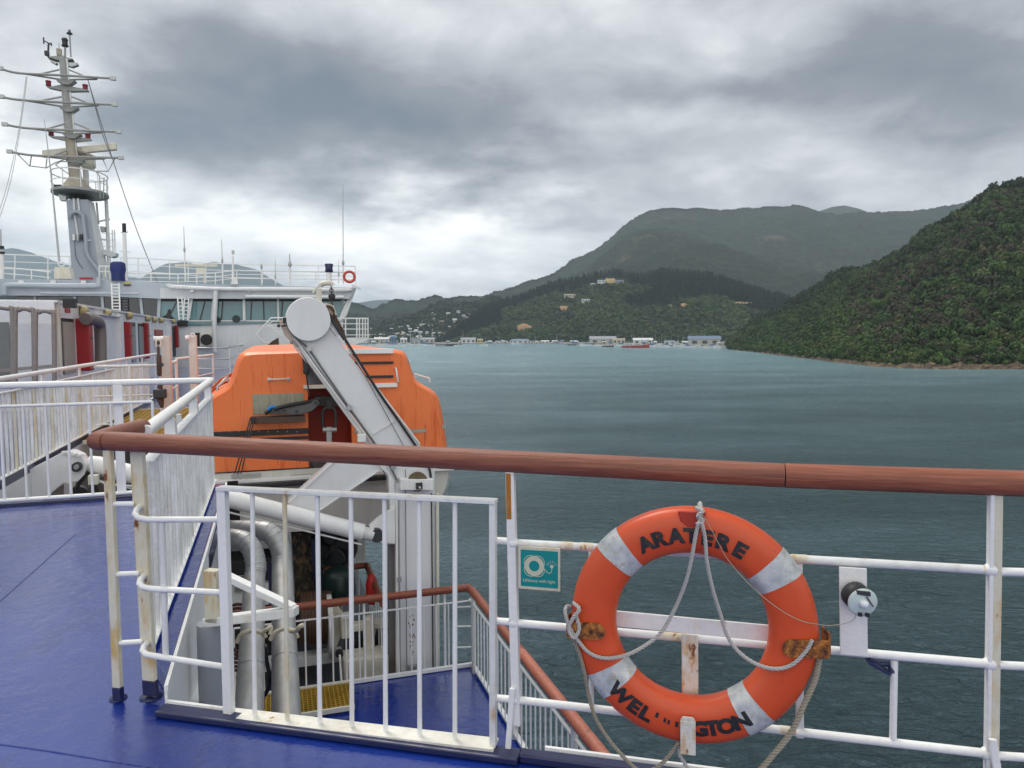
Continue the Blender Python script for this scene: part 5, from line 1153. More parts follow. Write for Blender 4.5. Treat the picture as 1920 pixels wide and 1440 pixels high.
for x_, y_, r_ in ((152, 583, 0.155), (197, 587, 0.11), (239, 592, 0.15), (274, 597, 0.15), (287, 600, 0.14), (300, 601, 0.13), (323, 603, 0.14), (338, 604, 0.14), (350, 606, 0.14)):
    c_ = T(x_, y_, TC+0.02)
    lm = build(MB().lathe(c_, AT, [(r_*0.8, 0), (r_*0.8, 0.03), (r_*0.76, 0.05), (r_*0.7, 0.10), (r_*0.4, 0.15), (0, 0.16)], 18), 'wall_lamp', LAMP, cb)
build(MB().tube(spline([T(160, 598, TC+0.25), T(170, 597, TC+0.3), T(184, 604, TC+0.3), T(188, 625, TC+0.3), T(189, 680, TC+0.3)]), 0.13, 16), 'vent_duct', flat('grey_brown_duct', (0.20, 0.18, 0.165), 0.5, 0.2), cb)
# port end: face turned aft with tubular arches
build(MB().prism([P(TC+0.01, 16.95, 0), P(TC+0.01, 17.04, 0), P(TC-7.5, 17.04, 0), P(TC-7.5, 16.95, 0)], UP*(ZC+0.02)), 'end_wall', flat('pale_wall', (0.80, 0.82, 0.84), 0.35), cb)
ARCH = flat('grey_brown_tube', (0.26, 0.23, 0.21), 0.45, 0.1, 0.25)
SA = 16.4
fbox('canvas_panel', 31, 606, 61, 720, flat('pale_panel', (0.76, 0.79, 0.80), 0.4), s=16.85, d=0.02, parent=cb); fbox('canvas_panel', 69, 606, 98, 720, flat('pale_panel2', (0.76, 0.79, 0.80), 0.4), s=16.85, d=0.02, parent=cb)
fbox('canvas_panel', -60, 604, 20, 720, flat('olive_panel', (0.20, 0.215, 0.20), 0.4), s=16.85, d=0.02, parent=cb)
for x0, x1, yt in ((-60, 23, 576), (29, 63, 579), (67, 101, 583)):
    w_ = (x1-x0); pts = [(x0, 760), (x0, yt+14), (x0+min(8, w_*0.2), yt+3), (x0+w_*0.45, yt), (x1-min(8, w_*0.2), yt+3), (x1, yt+16), (x1+1.5, 760)]
    build(MB().tube(spline([S(x, y, SA) for x, y in pts], 6), 0.042, 10), 'hoop', ARCH, cb)
build(MB().bar(S(-60, 700, SA), S(103, 686, SA), UP*0.06, FW*0.05), 'hoop_base', ARCH, cb)
fl_ = build(MB().box(S(131, 569, 16.9), AT*0.11, UP*0.09, FW*0.07), 'flood_light', BLACK, label='black floodlight on the corner of the cabin roof', cat='floodlight')
build(MB().tube([S(118, 574, 17.0), S(122, 566, 17.0), S(129, 566, 16.95)], 0.02, 6), 'bracket', WCREAM, fl_) if False else None

# white posts with turnbuckle
po = empty('boat_post', P(t_on(S(309, 800, 12.4)), 12.4, -0.05), 'off-white post carrying a dark hanging turnbuckle', 'post')
PINK = paint('pinkish_white_paint', (0.70, 0.67, 0.63), 0.5, rust=0.06, dirt=0.3)
def pbox(root, x0, x1, y1, zb_, s, d, mat, name='post'):
    a, b = S(x0, y1, s), S(x1, y1, s)
    return build(MB().prism([P(t_on(a), s, zb_), P(t_on(b), s, zb_), P(t_on(b), s, a.z), P(t_on(a), s, a.z)], FW*d), name, mat, root, bevel=0.006)
pbox(po, 301, 317, 630, -0.1, 12.3, 0.24, PINK)
build(MB().tube([S(288, 635, 12.2), S(306, 635, 12.2)], 0.035, 12), 'pin', W1, po)
build(MB().ring(S(297, 644, 12.15), FW, 0.045, 0.014, 16, 8, 0.8, 1.3), 'shackle', WCREAM, po)
build(MB().tube([S(297, 649, 12.15), S(297, 664, 12.15), S(298, 668, 12.15), S(299, 702, 12.15), S(300, 706, 12.15)], [0.02, 0.02, 0.036, 0.034, 0.015], 10), 'turnbuckle', BROWNM, po)
build(MB().tube([S(300, 712, 12.15), S(300, 722, 12.15), S(301, 750, 12.15), S(304, 765, 12.15)], [0.02, 0.035, 0.05, 0.02], 10), 'turnbuckle', BROWNM, po)
build(MB().box(S(300, 738, 12.12), AT*0.09, UP*0.07, FW*0.06), 'block', DARK, po, bevel=0.02); build(MB().disc(S(303, 684, 12.1), FW, 0.03, 0.05, 10), 'nut', DARK, po)
po2 = empty('boat_post', P(t_on(S(358, 800, 13.4)), 13.4, -0.05), 'plain off-white post right of the turnbuckle post', 'post')
pbox(po2, 353, 367, 629, -0.1, 13.4, 0.22, PINK); build(MB().tube([S(348, 634, 13.35), S(354, 633, 13.35)], 0.04, 12), 'pin', W1, po2); build(MB().ring(S(361, 628, 13.4), FW, 0.03, 0.01, 12, 6), 'eye', W1, po2)
for z_, s_ in ((0.98, 13), (0.84, 12.9), (0.55, 12.9), (0.3, 12.9)):
    pass
# railings round the forward deck
def railing(name, pts, label, h=1.04, rails=(1.0, 0.62, 0.3), gap=1.4, r=0.024, parent=None, zb_=0.0, mat=None):
    mat = mat or WPL
    g = empty(name, pts[0], label, 'railing')
    for k, z_ in enumerate(rails): build(MB().tube([p+UP*h*z_ for p in pts], r if k == 0 else r*0.6, 8), 'rail_bar', mat, g)
    for a, b in zip(pts, pts[1:]):
        n = max(1, int((b-a).length/gap))
        for i in range(n+1 if b is pts[-1] else n):
            p = a.lerp(b, i/n); build(MB().tube([p+UP*zb_, p+UP*h], r*0.85, 6), 'post', mat, g)
    return g
railing('deck_railing', [P(-1.62, 14.7, 0), P(-1.2, 17.5, 0)], 'short white pipe railing between the two off-white posts')
q = [ZP(368, 652, 1.04), ZP(430, 652, 1.04), ZP(455, 645.5, 1.04), ZP(520, 645, 1.04)]
railing('deck_railing', [Vector((p.x, p.y, 0)) for p in q], 'white railing bending outward on the forward deck beside the lifeboat', gap=2.2, r=0.035)

# ================================================================ BRIDGE
SBR = 38.0
bg_ = empty('bridge', S(400, 640, SBR), 'ship bridge with teal and dark windows under a grey roof fascia', 'bridge')
def bpoly(name, px, mat, s=SBR, th=0.5, parent=bg_, bevel=0, label=None):
    return build(MB().prism([S(x, y, s) for x, y in px][::-1], FW*th), name, mat, parent, bevel=bevel, label=label)
bpoly('wall', [(-120, 602), (644, 600), (640, 640), (560, 690), (350, 690), (-120, 700)], WFAR, SBR, 3.0)
bpoly('fascia', [(-140, 520), (0, 523), (230, 525), (310, 531), (480, 535), (668, 540), (662, 552), (655, 561), (300, 560), (190, 555), (-140, 553)], WGREY, SBR-0.5, 4.0)
bpoly('fascia', [(300, 540), (668, 544), (660, 552), (654, 560.5), (300, 559.5)], paint('pale_fascia', (0.60, 0.63, 0.66), 0.4, scale=0.3, bump=0.03), SBR-0.55, 0.05)
bpoly('glazing', [(30, 553), (300, 559), (300, 612), (30, 612)], GLASSD, SBR-0.1, 0.1)
bpoly('glazing', [(300, 559), (646, 559.5), (640, 601), (300, 612)], GLASS, SBR-0.1, 0.1)
bpoly('blind', [(300, 560), (640, 560.5), (640, 565), (300, 565)], BLACK, SBR-0.13, 0.03)
for xt, xb, w_ in ((65, 69, 4), (140, 144, 5), (191, 196, 5), (263, 269, 5), (299, 296, 6), (360, 352, 5), (401, 398, 6), (457, 458, 5), (521, 522, 3.5), (583, 583, 3.5)):
    bpoly('mullion', [(xt-w_/2, 556), (xt+w_/2, 556), (xb+w_/2, 612 if xt < 360 else 601), (xb-w_/2, 612 if xt < 360 else 601)], WFAR if xt > 350 else WGREY, SBR-0.22, 0.15)
bpoly('mullion', [(652, 558), (664, 552), (650, 592), (640, 601), (634, 601)], WFAR, SBR-0.25, 0.2)
for a, b in (((312, 605), (333, 562)), ((338, 563), (356, 600)), ((375, 600), (385, 563)), ((415, 600), (418, 563)), ((470, 600), (472, 563)), ((495, 600), (494, 563)), ((528, 600), (530, 563)), ((620, 560), (633, 601))):
    build(MB().bar(S(*a, SBR-0.13), S(*b, SBR-0.13), AT*0.05, FW*0.03), 'window_stay', DARK, bg_)
bpoly('console', [(300, 612), (300, 596), (312, 590), (316, 580), (320, 580), (321, 592), (330, 600), (352, 601), (352, 612)], BLACK, SBR-0.14, 0.03)
build(MB().disc(S(443, 598, SBR-0.15), FW, 0.18, 0.05, 16), 'console', OLIVE, bg_); build(MB().disc(S(408, 600, SBR-0.15), FW, 0.14, 0.05, 16), 'console', BLACK, bg_)
bpoly('sill_line', [(350, 600.5), (640, 600.5), (640, 602.5), (350, 602.5)], W1, SBR-0.12, 0.1)
for (pts, r_) in (([(315, 532), (320, 537), (345, 539), (420, 542), (560, 542.5), (650, 544), (658, 540)], 0.095), ([(460, 556), (645, 557)], 0.085), ([(8, 552), (8, 540), (14, 535), (60, 535), (175, 535.5), (184, 532), (186, 520)], 0.11), ([(75, 549), (260, 550)], 0.06)):
    build(MB().tube(spline([S(x, y, SBR-0.75) for x, y in pts], 4), r_, 10), 'roof_pipe', WFAR if pts[0][0] > 100 else WGREY, bg_)
build(MB().tube([S(405, 545, SBR-0.7), S(402, 600, SBR-0.6), S(403, 660, SBR-0.6)], 0.11, 8), 'down_pipe', WFAR, bg_)
for x_ in (40, 100, 157): build(MB().box(S(x_, 529, SBR-0.6), AT*0.1, UP*0.07, FW*0.05), 'roof_lamp', WFAR, bg_)
for x_ in (360, 467, 608): build(MB().box(S(x_, 545, SBR-0.65), AT*0.07, UP*0.06, FW*0.1), 'roof_lamp', W1, bg_)
bpoly('name_plate', [(149, 520), (174, 520), (174, 524), (149, 524)], REDP, SBR-0.62, 0.03); bpoly('notice', [(232, 529), (245, 529), (245, 536), (232, 536)], flat('yellow_notice', (0.5, 0.45, 0.1), 0.5), SBR-0.55, 0.03); bpoly('notice', [(232, 533), (245, 533), (245, 536), (232, 536)], NAVY, SBR-0.58, 0.02)
# wing underside and outboard wing platform
bpoly('wing_bracket', [(664, 540), (668, 541), (648, 592), (644, 592)], WFAR, SBR-0.3, 2.5)
wp = empty('wing_platform', S(650, 640, 33), 'white railed platform jutting out below the bridge wing', 'platform')
build(MB().prism([S(x, y, 33) for x, y in ((560, 636), (692, 633), (690, 638), (655, 650), (610, 658), (560, 658))][::-1], FW*2.0), 'slab', WFAR, wp)
for y_ in (597, 607, 617, 628): build(MB().tube([S(632, y_, 33), S(690, y_, 33), S(688, y_+0.5, 35)], 0.035 if y_ == 597 else 0.022, 6), 'rail_bar', W1, wp)
for x_ in (648, 669, 674, 680, 685, 690): build(MB().tube([S(x_, 597, 33), S(x_, 634, 33)], 0.03, 6), 'post', W1, wp)
st = empty('stair_rail', S(500, 640, 36), 'white stair handrails slanting against the bridge front', 'stair rail')
for k in range(6):
    build(MB().tube([S(482+k*3, 629-k*4, 36), S(481+k*4, 627-k*5.2, 36), S(508+k*3, 596+k*6.5, 36), S(548, 596+k*6, 36)], 0.035 if k in (0,) else 0.02, 6), 'rail_bar', W1, st)
build(MB().tube([S(481, 628, 36), S(496, 643, 36), S(520, 645, 36)], 0.035, 6), 'rail_bar', W1, st)
bpoly('pile', [(496, 652), (510, 640), (522, 633), (524, 652)], BROWNM, 34, 0.4)
ac = empty('air_conditioner', S(385, 650, SBR-0.7), 'cream air conditioner box with round black fan on the bridge front', 'air conditioner')
build(MB().prism([S(x, y, SBR-0.01) for x, y in ((376, 625), (400, 625), (400, 650), (376, 650))][::-1], FW*-0.45), 'casing', WCREAM, ac, bevel=0.03)
build(MB().disc(S(387, 637, SBR-0.48), FW, 0.26, 0.04, 24), 'fan', BLACK, ac); build(MB().prism([S(x, y, SBR-0.01) for x, y in ((367, 624), (376, 624), (376, 650), (367, 650))][::-1], FW*-0.2), 'recess', BLACK, ac)
def ladder(name, xs, y0, y1, s, nr, label, w=0.03):
    g = empty(name, S(xs[0], y1, s), label, 'ladder')
    for x_ in xs[:2]: build(MB().tube([S(x_, y0, s), S(x_+xs[2], y1, s)], w, 6), 'stile', W1, g)
    for k in range(nr):
        y_ = y0+(y1-y0)*(k+0.5)/nr; dx = xs[2]*(k+0.5)/nr; build(MB().tube([S(xs[0]+dx, y_, s), S(xs[1]+dx, y_, s)], w*0.7, 6), 'rung', W1, g)
ladder('ladder', (209, 223, 2), 531, 583, SBR-1.2, 9, 'thin white ladder in front of the dark bridge windows')
ladder('ladder', (333, 341, 3), 556, 600, SBR-3, 6, 'white ladder beside the first teal bridge window'); ladder('ladder', (346, 354, -2), 558, 600, SBR-2, 6, 'second white ladder close to the teal windows')
# roof railings
def pxrail(label, top, dy, s, rows, posts, name='roof_railing', r=0.03):
    g = empty(name, S(top[0][0], top[0][1]+dy, s), label, 'railing')
    for k in range(rows):
        f = k/rows; build(MB().tube([S(x, y+dy*f, s) for x, y in top], r if k == 0 else r*0.65, 6), 'rail_bar', W1, g)
    for x_ in posts:
        y_ = float(np.interp(x_, [a for a, b in top], [b for a, b in top])); build(MB().tube([S(x_, y_, s), S(x_, y_+dy, s)], r*0.8, 6), 'post', W1, g)
    return g
pxrail('long white railing along the outer edge of the bridge roof', [(225, 483), (260, 484), (330, 488), (380, 493), (440, 495), (540, 497), (666, 499)], 38, SBR+2.5, 3, (226, 259, 318, 353, 386, 418, 491, 597, 666))
pxrail('nearer low white railing on the bridge roof above the teal windows', [(240, 512), (330, 514), (400, 512), (440, 507), (590, 509), (668, 511)], 22, SBR-0.2, 3, (283, 334, 369, 404, 444, 492, 517, 592, 635))
pxrail('white roof railing left of the mast foot', [(-60, 477), (0, 477), (132, 481)], 40, SBR+2, 3, (0, 28, 90, 131)); pxrail('lower white railing left of the mast foot', [(-60, 500), (0, 501), (60, 506), (95, 510)], 22, SBR, 2, (27, 59, 90), r=0.035)
pxrail('lower mast-side railing beside the blue cover', [(186, 499), (200, 499), (214, 500)], 20, SBR+1, 2, (186, 198, 214))
def whip(x0, y0, x1, y1, s, label, r=0.03, joint=None, name='whip_antenna', mat=None):
    g = empty(name, S(x1, y1, s), label, 'antenna'); a, b = S(x0, y0, s), S(x1, y1, s)
    m_ = a.lerp(b, joint or 0.6); build(MB().tube([a, m_], [r*0.4, r*0.7], 6), 'whip', STEEL if mat is None else mat, g); build(MB().tube([m_, b], r, 6), 'mast_tube', W1, g)
    build(MB().lathe(m_, UP, [(r*1.0, -0.12), (r*2.0, 0), (r*1.0, 0.12)], 8), 'joint', STEEL, g); return g
whip(344.5, 425, 347.5, 528, SBR-0.5, 'tall whip antenna on the roof above the dark windows', joint=0.42)
whip(415.5, 449, 418, 532, SBR-0.4, 'whip antenna standing by the small radar scanner', joint=0.48)
whip(643, 345, 643.5, 532, SBR-0.6, 'tallest whip antenna at the outer end of the bridge roof', joint=0.79, r=0.035)
whip(543, 476, 544, 533, SBR-0.5, 'short tapered antenna in the middle of the wing roof', joint=0.35, r=0.05)
whip(516, 485, 516.5, 534, SBR-0.5, 'thin grey rod between the dome post and tapered antenna', joint=0.7, r=0.022)
whip(635, 487, 635, 532, SBR-0.5, 'short rod beside the tallest whip antenna', joint=0.6, r=0.022)
whip(490, 494, 491, 534, SBR-0.5, 'slim post with a small mushroom dome on the roof', joint=0.15, r=0.03)
g = empty('camera_post', S(437, 533, SBR-0.5), 'white post with a small camera head on the bridge roof', 'post')
build(MB().tube([S(437, 532, SBR-0.5), S(436.5, 480, SBR-0.5)], [0.07, 0.04], 8), 'post', W1, g); build(MB().box(S(437, 473, SBR-0.5), AT*0.06, UP*0.09, FW*0.06), 'camera', STEEL, g)
build(MB().prism([S(x, y, SBR-0.6) for x, y in ((432, 533), (437, 520), (444, 520), (446, 533))][::-1], FW*0.3), 'base', W1, g)
g = empty('radar_scanner', S(375, 532, SBR+0.5), 'cream bar radar scanner on a square cabinet on the roof', 'radar')
build(MB().bar(S(328, 497.5, SBR+0.5), S(408, 498, SBR+0.5), UP*0.10, FW*0.2), 'scanner', WCREAM, g); build(MB().prism([S(x, y, SBR+0.4) for x, y in ((368, 502), (384, 502), (384, 514), (368, 514))][::-1], FW*0.4), 'cabinet', WCREAM, g)
for x_ in (369, 383): build(MB().tube([S(x_, 513, SBR+0.4), S(x_, 532, SBR+0.4)], 0.04, 6), 'leg', WCREAM, g)
build(MB().lathe(S(617, 535, SBR-0.4), UP, [(0.13, 0), (0.13, 0.72)], 16), 'lamp_post', W1, label='thick white post with navy cloth cover at the wing end', cat='post')
build(MB().lathe(S(617, 511, SBR-0.4), UP, [(0.15, 0), (0.20, 0.05), (0.17, 0.2), (0.21, 0.38), (0.19, 0.42), (0, 0.43)], 16), 'cloth_cover', NAVY, label='navy cloth cover tied over the thick white post', cat='cover')
g = build(MB().ring(S(655, 519, SBR-0.9), FW, 0.25, 0.065, 28, 10), 'lifebuoy', flat('far_lifebuoy_red', (0.55, 0.07, 0.05), 0.5), label='small red lifebuoy on the bridge wing railing', cat='lifebuoy')
build(MB().bar(S(660, 535, SBR-0.8), S(676, 541, SBR-0.8), UP*0.10, FW*0.2), 'search_light', W1, label='pale fitting sticking out from the bridge wing tip', cat='lamp')
build(MB().lathe(S(222, 527, SBR-0.5), UP, [(0.28, 0), (0.28, 0.3), (0.33, 0.5), (0.31, 0.78), (0.2, 0.86), (0, 0.88)], 20), 'compass_cover', flat('blue_cloth', (0.012, 0.022, 0.13), 0.6), label='dark blue cloth cover over the roof compass', cat='cover')
g = empty('light_pole', S(235, 525, SBR+0.5), 'white pole with a black lantern beside the blue cover', 'pole')
build(MB().tube([S(236, 526, SBR+0.5), S(233, 436, SBR+0.5)], [0.10, 0.08], 10), 'pole', W1, g); build(MB().tube([S(233, 436, SBR+0.5), S(232.5, 419, SBR+0.5)], 0.085, 10), 'lantern', BLACK, g)
build(MB().bar(S(227, 436, SBR+0.5), S(240, 435, SBR+0.5), UP*0.03, FW*0.1), 'bracket', STEEL, g); build(MB().bar(S(224, 471, SBR+0.5), S(246, 473, SBR+0.5), UP*0.02, FW*0.02), 'cross_bar', STEEL, g)
build(MB().prism([S(x, y, SBR) for x, y in ((102, 501), (130, 501), (134, 523), (101, 523))][::-1], FW*0.6), 'roof_box', WCREAM, label='cream vent box at the foot of the mast', cat='box')
g = empty('short_mast', S(2, 530, SBR), 'short white post with dark fittings at the picture edge', 'mast')
build(MB().tube([S(3, 530, SBR), S(2, 470, SBR)], 0.10, 8), 'post', W1, g); build(MB().tube([S(2, 470, SBR), S(1, 430, SBR)], 0.03, 6), 'rod', STEEL, g); build(MB().disc(S(2, 464, SBR), UP, 0.12, 0.12, 10), 'insulator', BLACK, g); build(MB().disc(S(2, 474, SBR), UP, 0.14, 0.10, 10), 'insulator', BLACK, g)

# ================================================================ MAST
SM = 44.0
ms = empty('radar_mast', S(160, 524, SM), 'tall raked ship mast with four yards, red lamps and a radar scanner', 'mast')
def mpl(name, px, mat, s=SM, th=0.4, bevel=0, parent=ms, label=None):
    return build(MB().prism([S(x, y, s) for x, y in px][::-1], FW*th), name, mat, parent, bevel=bevel, label=label)
MG1 = paint('mast_grey', (0.36, 0.40, 0.46), 0.4, dirt=0.15, scale=0.25, bump=0.03); MG2 = paint('mast_weathered', (0.36, 0.37, 0.36), 0.5, rust=0.1, dirt=0.3, scale=0.5); MGR = paint('mast_rusty', (0.44, 0.42, 0.36), 0.6, rust=0.28, dirt=0.4, scale=0.6, dirtcol=(0.3, 0.2, 0.08))
mb = MB(); A_ = [S(124, 372, SM), S(165, 370, SM), S(188, 526, SM), S(136, 526, SM)]; B_ = [S(134, 372, SM+3), S(176, 374, SM+3), S(209, 526, SM+3), S(150, 526, SM+3)]
mpl('trunk', [(124, 374), (165, 374), (188, 527), (136, 527)], MG1, SM, 0.1)
mb = MB().add([S(165, 374, SM+0.1), S(176, 380, SM+3), S(208, 527, SM+3), S(188, 527, SM+0.1), S(124, 374, SM+0.1), S(136, 527, SM+0.1), S(134, 374, SM+3), S(150, 527, SM+3)], [(0, 1, 2, 3), (4, 5, 7, 6), (1, 6, 7, 2)])
build(mb, 'trunk_side', WFAR, ms)
pc2 = S(151, 366, SM+1.2)
mb = MB(); ring_ = []; NR = 28
for k in range(NR): a = 2*math.pi*k/NR; ring_.append(pc2+AT*math.cos(a)*1.32+FW*math.sin(a)*1.9)
mb.prism(ring_, UP*0.12); build(mb, 'platform', MG2, ms)
mb = MB().lathe(S(143, 352, SM+0.6), UP, [(0.95, -0.25), (0.55, 0.2), (0.24, 0.62)], 18); build(mb, 'cone', MGR, ms)
cA, cB, cC = S(143, 345, SM+0.6), S(131, 250, SM+0.6), S(117, 106, SM+0.6)
build(MB().tube([cA, cB], [0.30, 0.25], 12), 'column', MGR, ms); build(MB().tube([cB, cC], [0.25, 0.17], 12), 'column', MG2, ms)
build(MB().tube([S(150, 345, SM+0.5), S(139, 250, SM+0.5), S(125, 110, SM+0.5)], 0.05, 6), 'cable_run', W1, ms)
build(MB().tube([S(134, 340, SM+0.5), S(122, 250, SM+0.5), S(112, 120, SM+0.5)], 0.03, 6), 'cable_run', W1, ms)
mpl('top_platform', [(88, 106), (112, 104), (136, 110), (122, 114), (108, 112)], MG2, SM+0.5, 0.5)
mpl('lower_step', [(94, 112), (107, 117), (104, 120), (94, 114)], STEEL, SM+0.5, 0.3); mpl('lower_step', [(124, 117), (145, 117), (146, 121), (135, 125), (124, 122)], STEEL, SM+0.5, 0.3)
for (l, lb_, rr_, y0) in (((0, 128), (36, 137), (212, 147), 149), ((2, 181), (36, 187), (215, 196), 200), ((9, 233), (50, 240), (222, 247), 250), ((18, 284), (60, 291), (227, 296), 299)):
    k = (l[0]+rr_[0])/2
    c_ = float(np.interp(y0, [106, 345], [117, 143]))
    yd = build(MB().tube(spline([S(l[0], l[1], SM), S(lb_[0], lb_[1], SM), S(c_, (l[1]+rr_[1])/2+4, SM), S(rr_[0], rr_[1], SM)], 6), 0.062, 8), 'yard', MG2, ms)
    build(MB().tube(spline([S(lb_[0]+10, lb_[1]+1, SM+0.1), S(c_-14, y0-1, SM+0.5), S(c_, y0+1, SM+0.6), S(c_+18, y0, SM+0.5), S(rr_[0]-30, rr_[1]+1.5, SM+0.1)], 6), 0.05, 8), 'truss', MG2, yd)
    for q0_, q1_ in (((c_-3, y0-20), (lb_[0]+34, lb_[1]+3)), ((c_+3, y0-20), (rr_[0]-48, rr_[1]-2))):
        build(MB().tube([S(*q0_, SM+0.6), S(*q1_, SM+0.1)], 0.045, 6), 'truss', MG2, yd)
    mb = MB().prism([S(x, y, SM+0.2) for x, y in ((c_-18, y0-1), (c_+19, y0+1), (c_+7, y0+9), (c_-4, y0+9))][::-1], FW*0.5); build(mb, 'gusset', MG2, yd)
    for e_ in (l, rr_): build(MB().box(S(e_[0], e_[1], SM), AT*0.13, UP*0.09, FW*0.08), 'end_fitting', STEEL, yd)
LR = flat('red_lantern', (0.26, 0.012, 0.03), 0.4)
for x_, y_, bx in ((91, 161, 1), (160, 168, -1), (96, 254, 1), (165, 260, -1)):
    cxm = float(np.interp(y_, [106, 345], [117, 143]))
    arm = mpl('lantern_arm', [(x_-5, y_), (x_+5, y_+1), (cxm, y_-4 if y_ < 200 else y_+2), (cxm, y_+10 if y_ < 200 else y_+11), (x_, y_+3)] if bx > 0 else [(x_+5, y_), (x_+6, y_+2), (cxm, y_+3 if y_ < 200 else y_+6), (cxm, y_-8 if y_ < 200 else y_-2), (x_-5, y_-2)], MG2, SM+0.4, 0.3)
    build(MB().lathe(S(x_, y_, SM+0.5), UP, [(0.12, 0), (0.14, 0.02), (0.12, 0.05), (0.12, 0.17), (0.14, 0.20), (0.13, 0.25), (0, 0.27)], 14), 'lantern', LR, ms)
g = ms
build(MB().tube([S(122, 107, SM+0.6), S(122, 88, SM+0.6)], 0.05, 8), 'lamp_stem', MG2, ms); build(MB().lathe(S(122, 87, SM+0.6), UP, [(0.16, 0), (0.17, 0.05), (0.13, 0.07), (0.13, 0.28), (0.16, 0.32), (0.1, 0.42), (0, 0.43)], 14), 'masthead_lamp', BLACK, ms)
build(MB().tube([S(133, 107, SM+0.6), S(130.5, 62, SM+0.6)], 0.035, 6), 'pole_antenna', MG2, ms); build(MB().lathe(S(130.5, 65, SM+0.6), UP, [(0.05, 0), (0.14, 0.03), (0.14, 0.07), (0.07, 0.12), (0.05, 0.24), (0, 0.25)], 12), 'antenna_cap', DARK, ms)
build(MB().tube([S(111, 104, SM+0.6), S(110.5, 80, SM+0.6)], 0.015, 5), 'spike', MG2, ms); build(MB().box(S(111, 98, SM+0.6), AT*0.11, UP*0.16, FW*0.1), 'horn', MGR, ms)
build(MB().tube([S(90, 106, SM+0.5), S(91, 82, SM+0.5)], 0.045, 6), 'wind_vane_post', DARK, ms); build(MB().tube([S(82, 76, SM+0.5), S(97, 84, SM+0.5)], 0.03, 6), 'wind_vane', DARK, ms)
build(MB().box(S(82, 76, SM+0.5), AT*0.03, UP*0.16, FW*0.02), 'vane_tail', DARK, ms); build(MB().box(S(88, 100, SM+0.5), AT*0.10, UP*0.11, FW*0.08), 'vane_box', DARK, ms); build(MB().ring(S(96, 83, SM+0.5), AT, 0.07, 0.025, 10, 5), 'wind_vane', DARK, ms)
# radar scanner
a, b = S(80, 289, SM+1.5), S(219, 275, SM+0.2)
sca = build(MB().bar(a, b, UP*0.36, FW*0.30), 'radar_scanner', WCREAM, ms, bevel=0.05)
build(MB().bar(S(84, 290, SM+1.1), S(106, 288, SM+0.9), UP*0.10, FW*0.02), 'maker_mark', BLACK, sca) if False else None
build(MB().prism([S(x, y, SM+0.9) for x, y in ((142, 286), (172, 288), (174, 308), (166, 314), (148, 310))][::-1], FW*0.9), 'gearbox', WCREAM, ms, bevel=0.05)
build(MB().lathe(S(162, 352, SM+1.2), UP, [(0.14, 0), (0.14, 1.15), (0.36, 1.3), (0.36, 1.42)], 16), 'pedestal', WFAR, ms)
# platform guard rails
for z_, k in ((0.55, 0.02), (1.05, 0.03)):
    build(MB().tube([pc2+AT*math.cos(a)*1.30+FW*math.sin(a)*1.85+UP*z_ for a in [2*math.pi*i/20 for i in range(20)]], k, 6, closed=True), 'guard_rail', W1, ms)
for i in range(10):
    a = 2*math.pi*i/10; p = pc2+AT*math.cos(a)*1.30+FW*math.sin(a)*1.85; build(MB().tube([p, p+UP*1.05], 0.024, 6), 'stanchion', W1, ms)
for pts in ([(104, 309), (113, 303), (130, 303), (150, 304), (166, 308), (176, 318), (187, 330), (188, 372)], [(104, 309), (118, 319), (130, 327)], [(32, 288), (55, 311), (87, 315), (104, 305), (130, 296)], [(59, 292), (56, 311)], [(88, 297), (86, 315)], [(193, 299), (203, 321), (215, 298)], [(178, 321), (203, 321)], [(190, 335), (195, 333), (194, 372)]):
    build(MB().tube([S(x, y, SM+0.1) for x, y in pts], 0.028, 6), 'guard_bar', MG2, ms)
mpl('small_shelf', [(100, 346), (117, 346), (122, 352), (112, 359), (101, 357)], DARK, SM+0.3, 0.6); mpl('small_shelf', [(109, 364), (124, 368), (123, 376), (112, 375)], STEEL, SM+0.3, 0.4)
build(MB().tube(spline([S(130, 408, SM-0.15), S(134, 400, SM-0.2), S(144, 397, SM-0.2), S(154, 403, SM-0.2), S(157, 415, SM-0.2), S(161, 450, SM-0.2), S(164, 478, SM-0.2), S(186, 510, SM-0.2), S(188, 520, SM-0.2)]), 0.10, 10), 'vent_pipe', MG1, ms)
for pts in ([(138, 372), (140, 405), (146, 440)], [(146, 372), (150, 405)]): build(MB().tube([S(x, y, SM-0.05) for x, y in pts], 0.05, 6), 'cable_run', WFAR, ms)
for x_, y_, m_ in ((138.5, 445, WFAR), (146, 446, STEEL), (153, 445, DARK)): build(MB().disc(S(x_, y_, SM-0.15), UP, 0.07, 0.3, 10), 'siren', m_, ms)
build(MB().tube(spline([S(140, 452, SM-0.1), S(142, 480, SM-0.1), S(149, 495, SM-0.1), S(156, 504, SM-0.1)]), 0.015, 5), 'cable_run', DARK, ms)
build(MB().tube([S(158, 452, SM-0.2), S(170, 450, SM-0.2)], 0.03, 6), 'bracket_bar', W1, ms)
build(MB().tube([S(199, 372, SM+2.5), S(206, 528, SM+2)], 0.09, 6), 'ladder_post', WFAR, ms); build(MB().tube([S(181, 380, SM+2.8), S(185, 420, SM+2.5)], 0.05, 6), 'ladder_post', WFAR, ms)
for (a, b) in (((186, 415), (206, 411)), ((178, 448), (204, 450))): build(MB().bar(S(*a, SM+2.4), S(*b, SM+2.4), UP*0.08, FW*0.1), 'step', WFAR, ms)
mpl('lower_platform', [(180, 469), (200, 468), (218, 474), (216, 480), (208, 482), (182, 474)], WFAR, SM+2, 0.8); mpl('switch_box', [(187, 424), (196, 425), (197, 434), (189, 435)], STEEL, SM+2, 0.3)
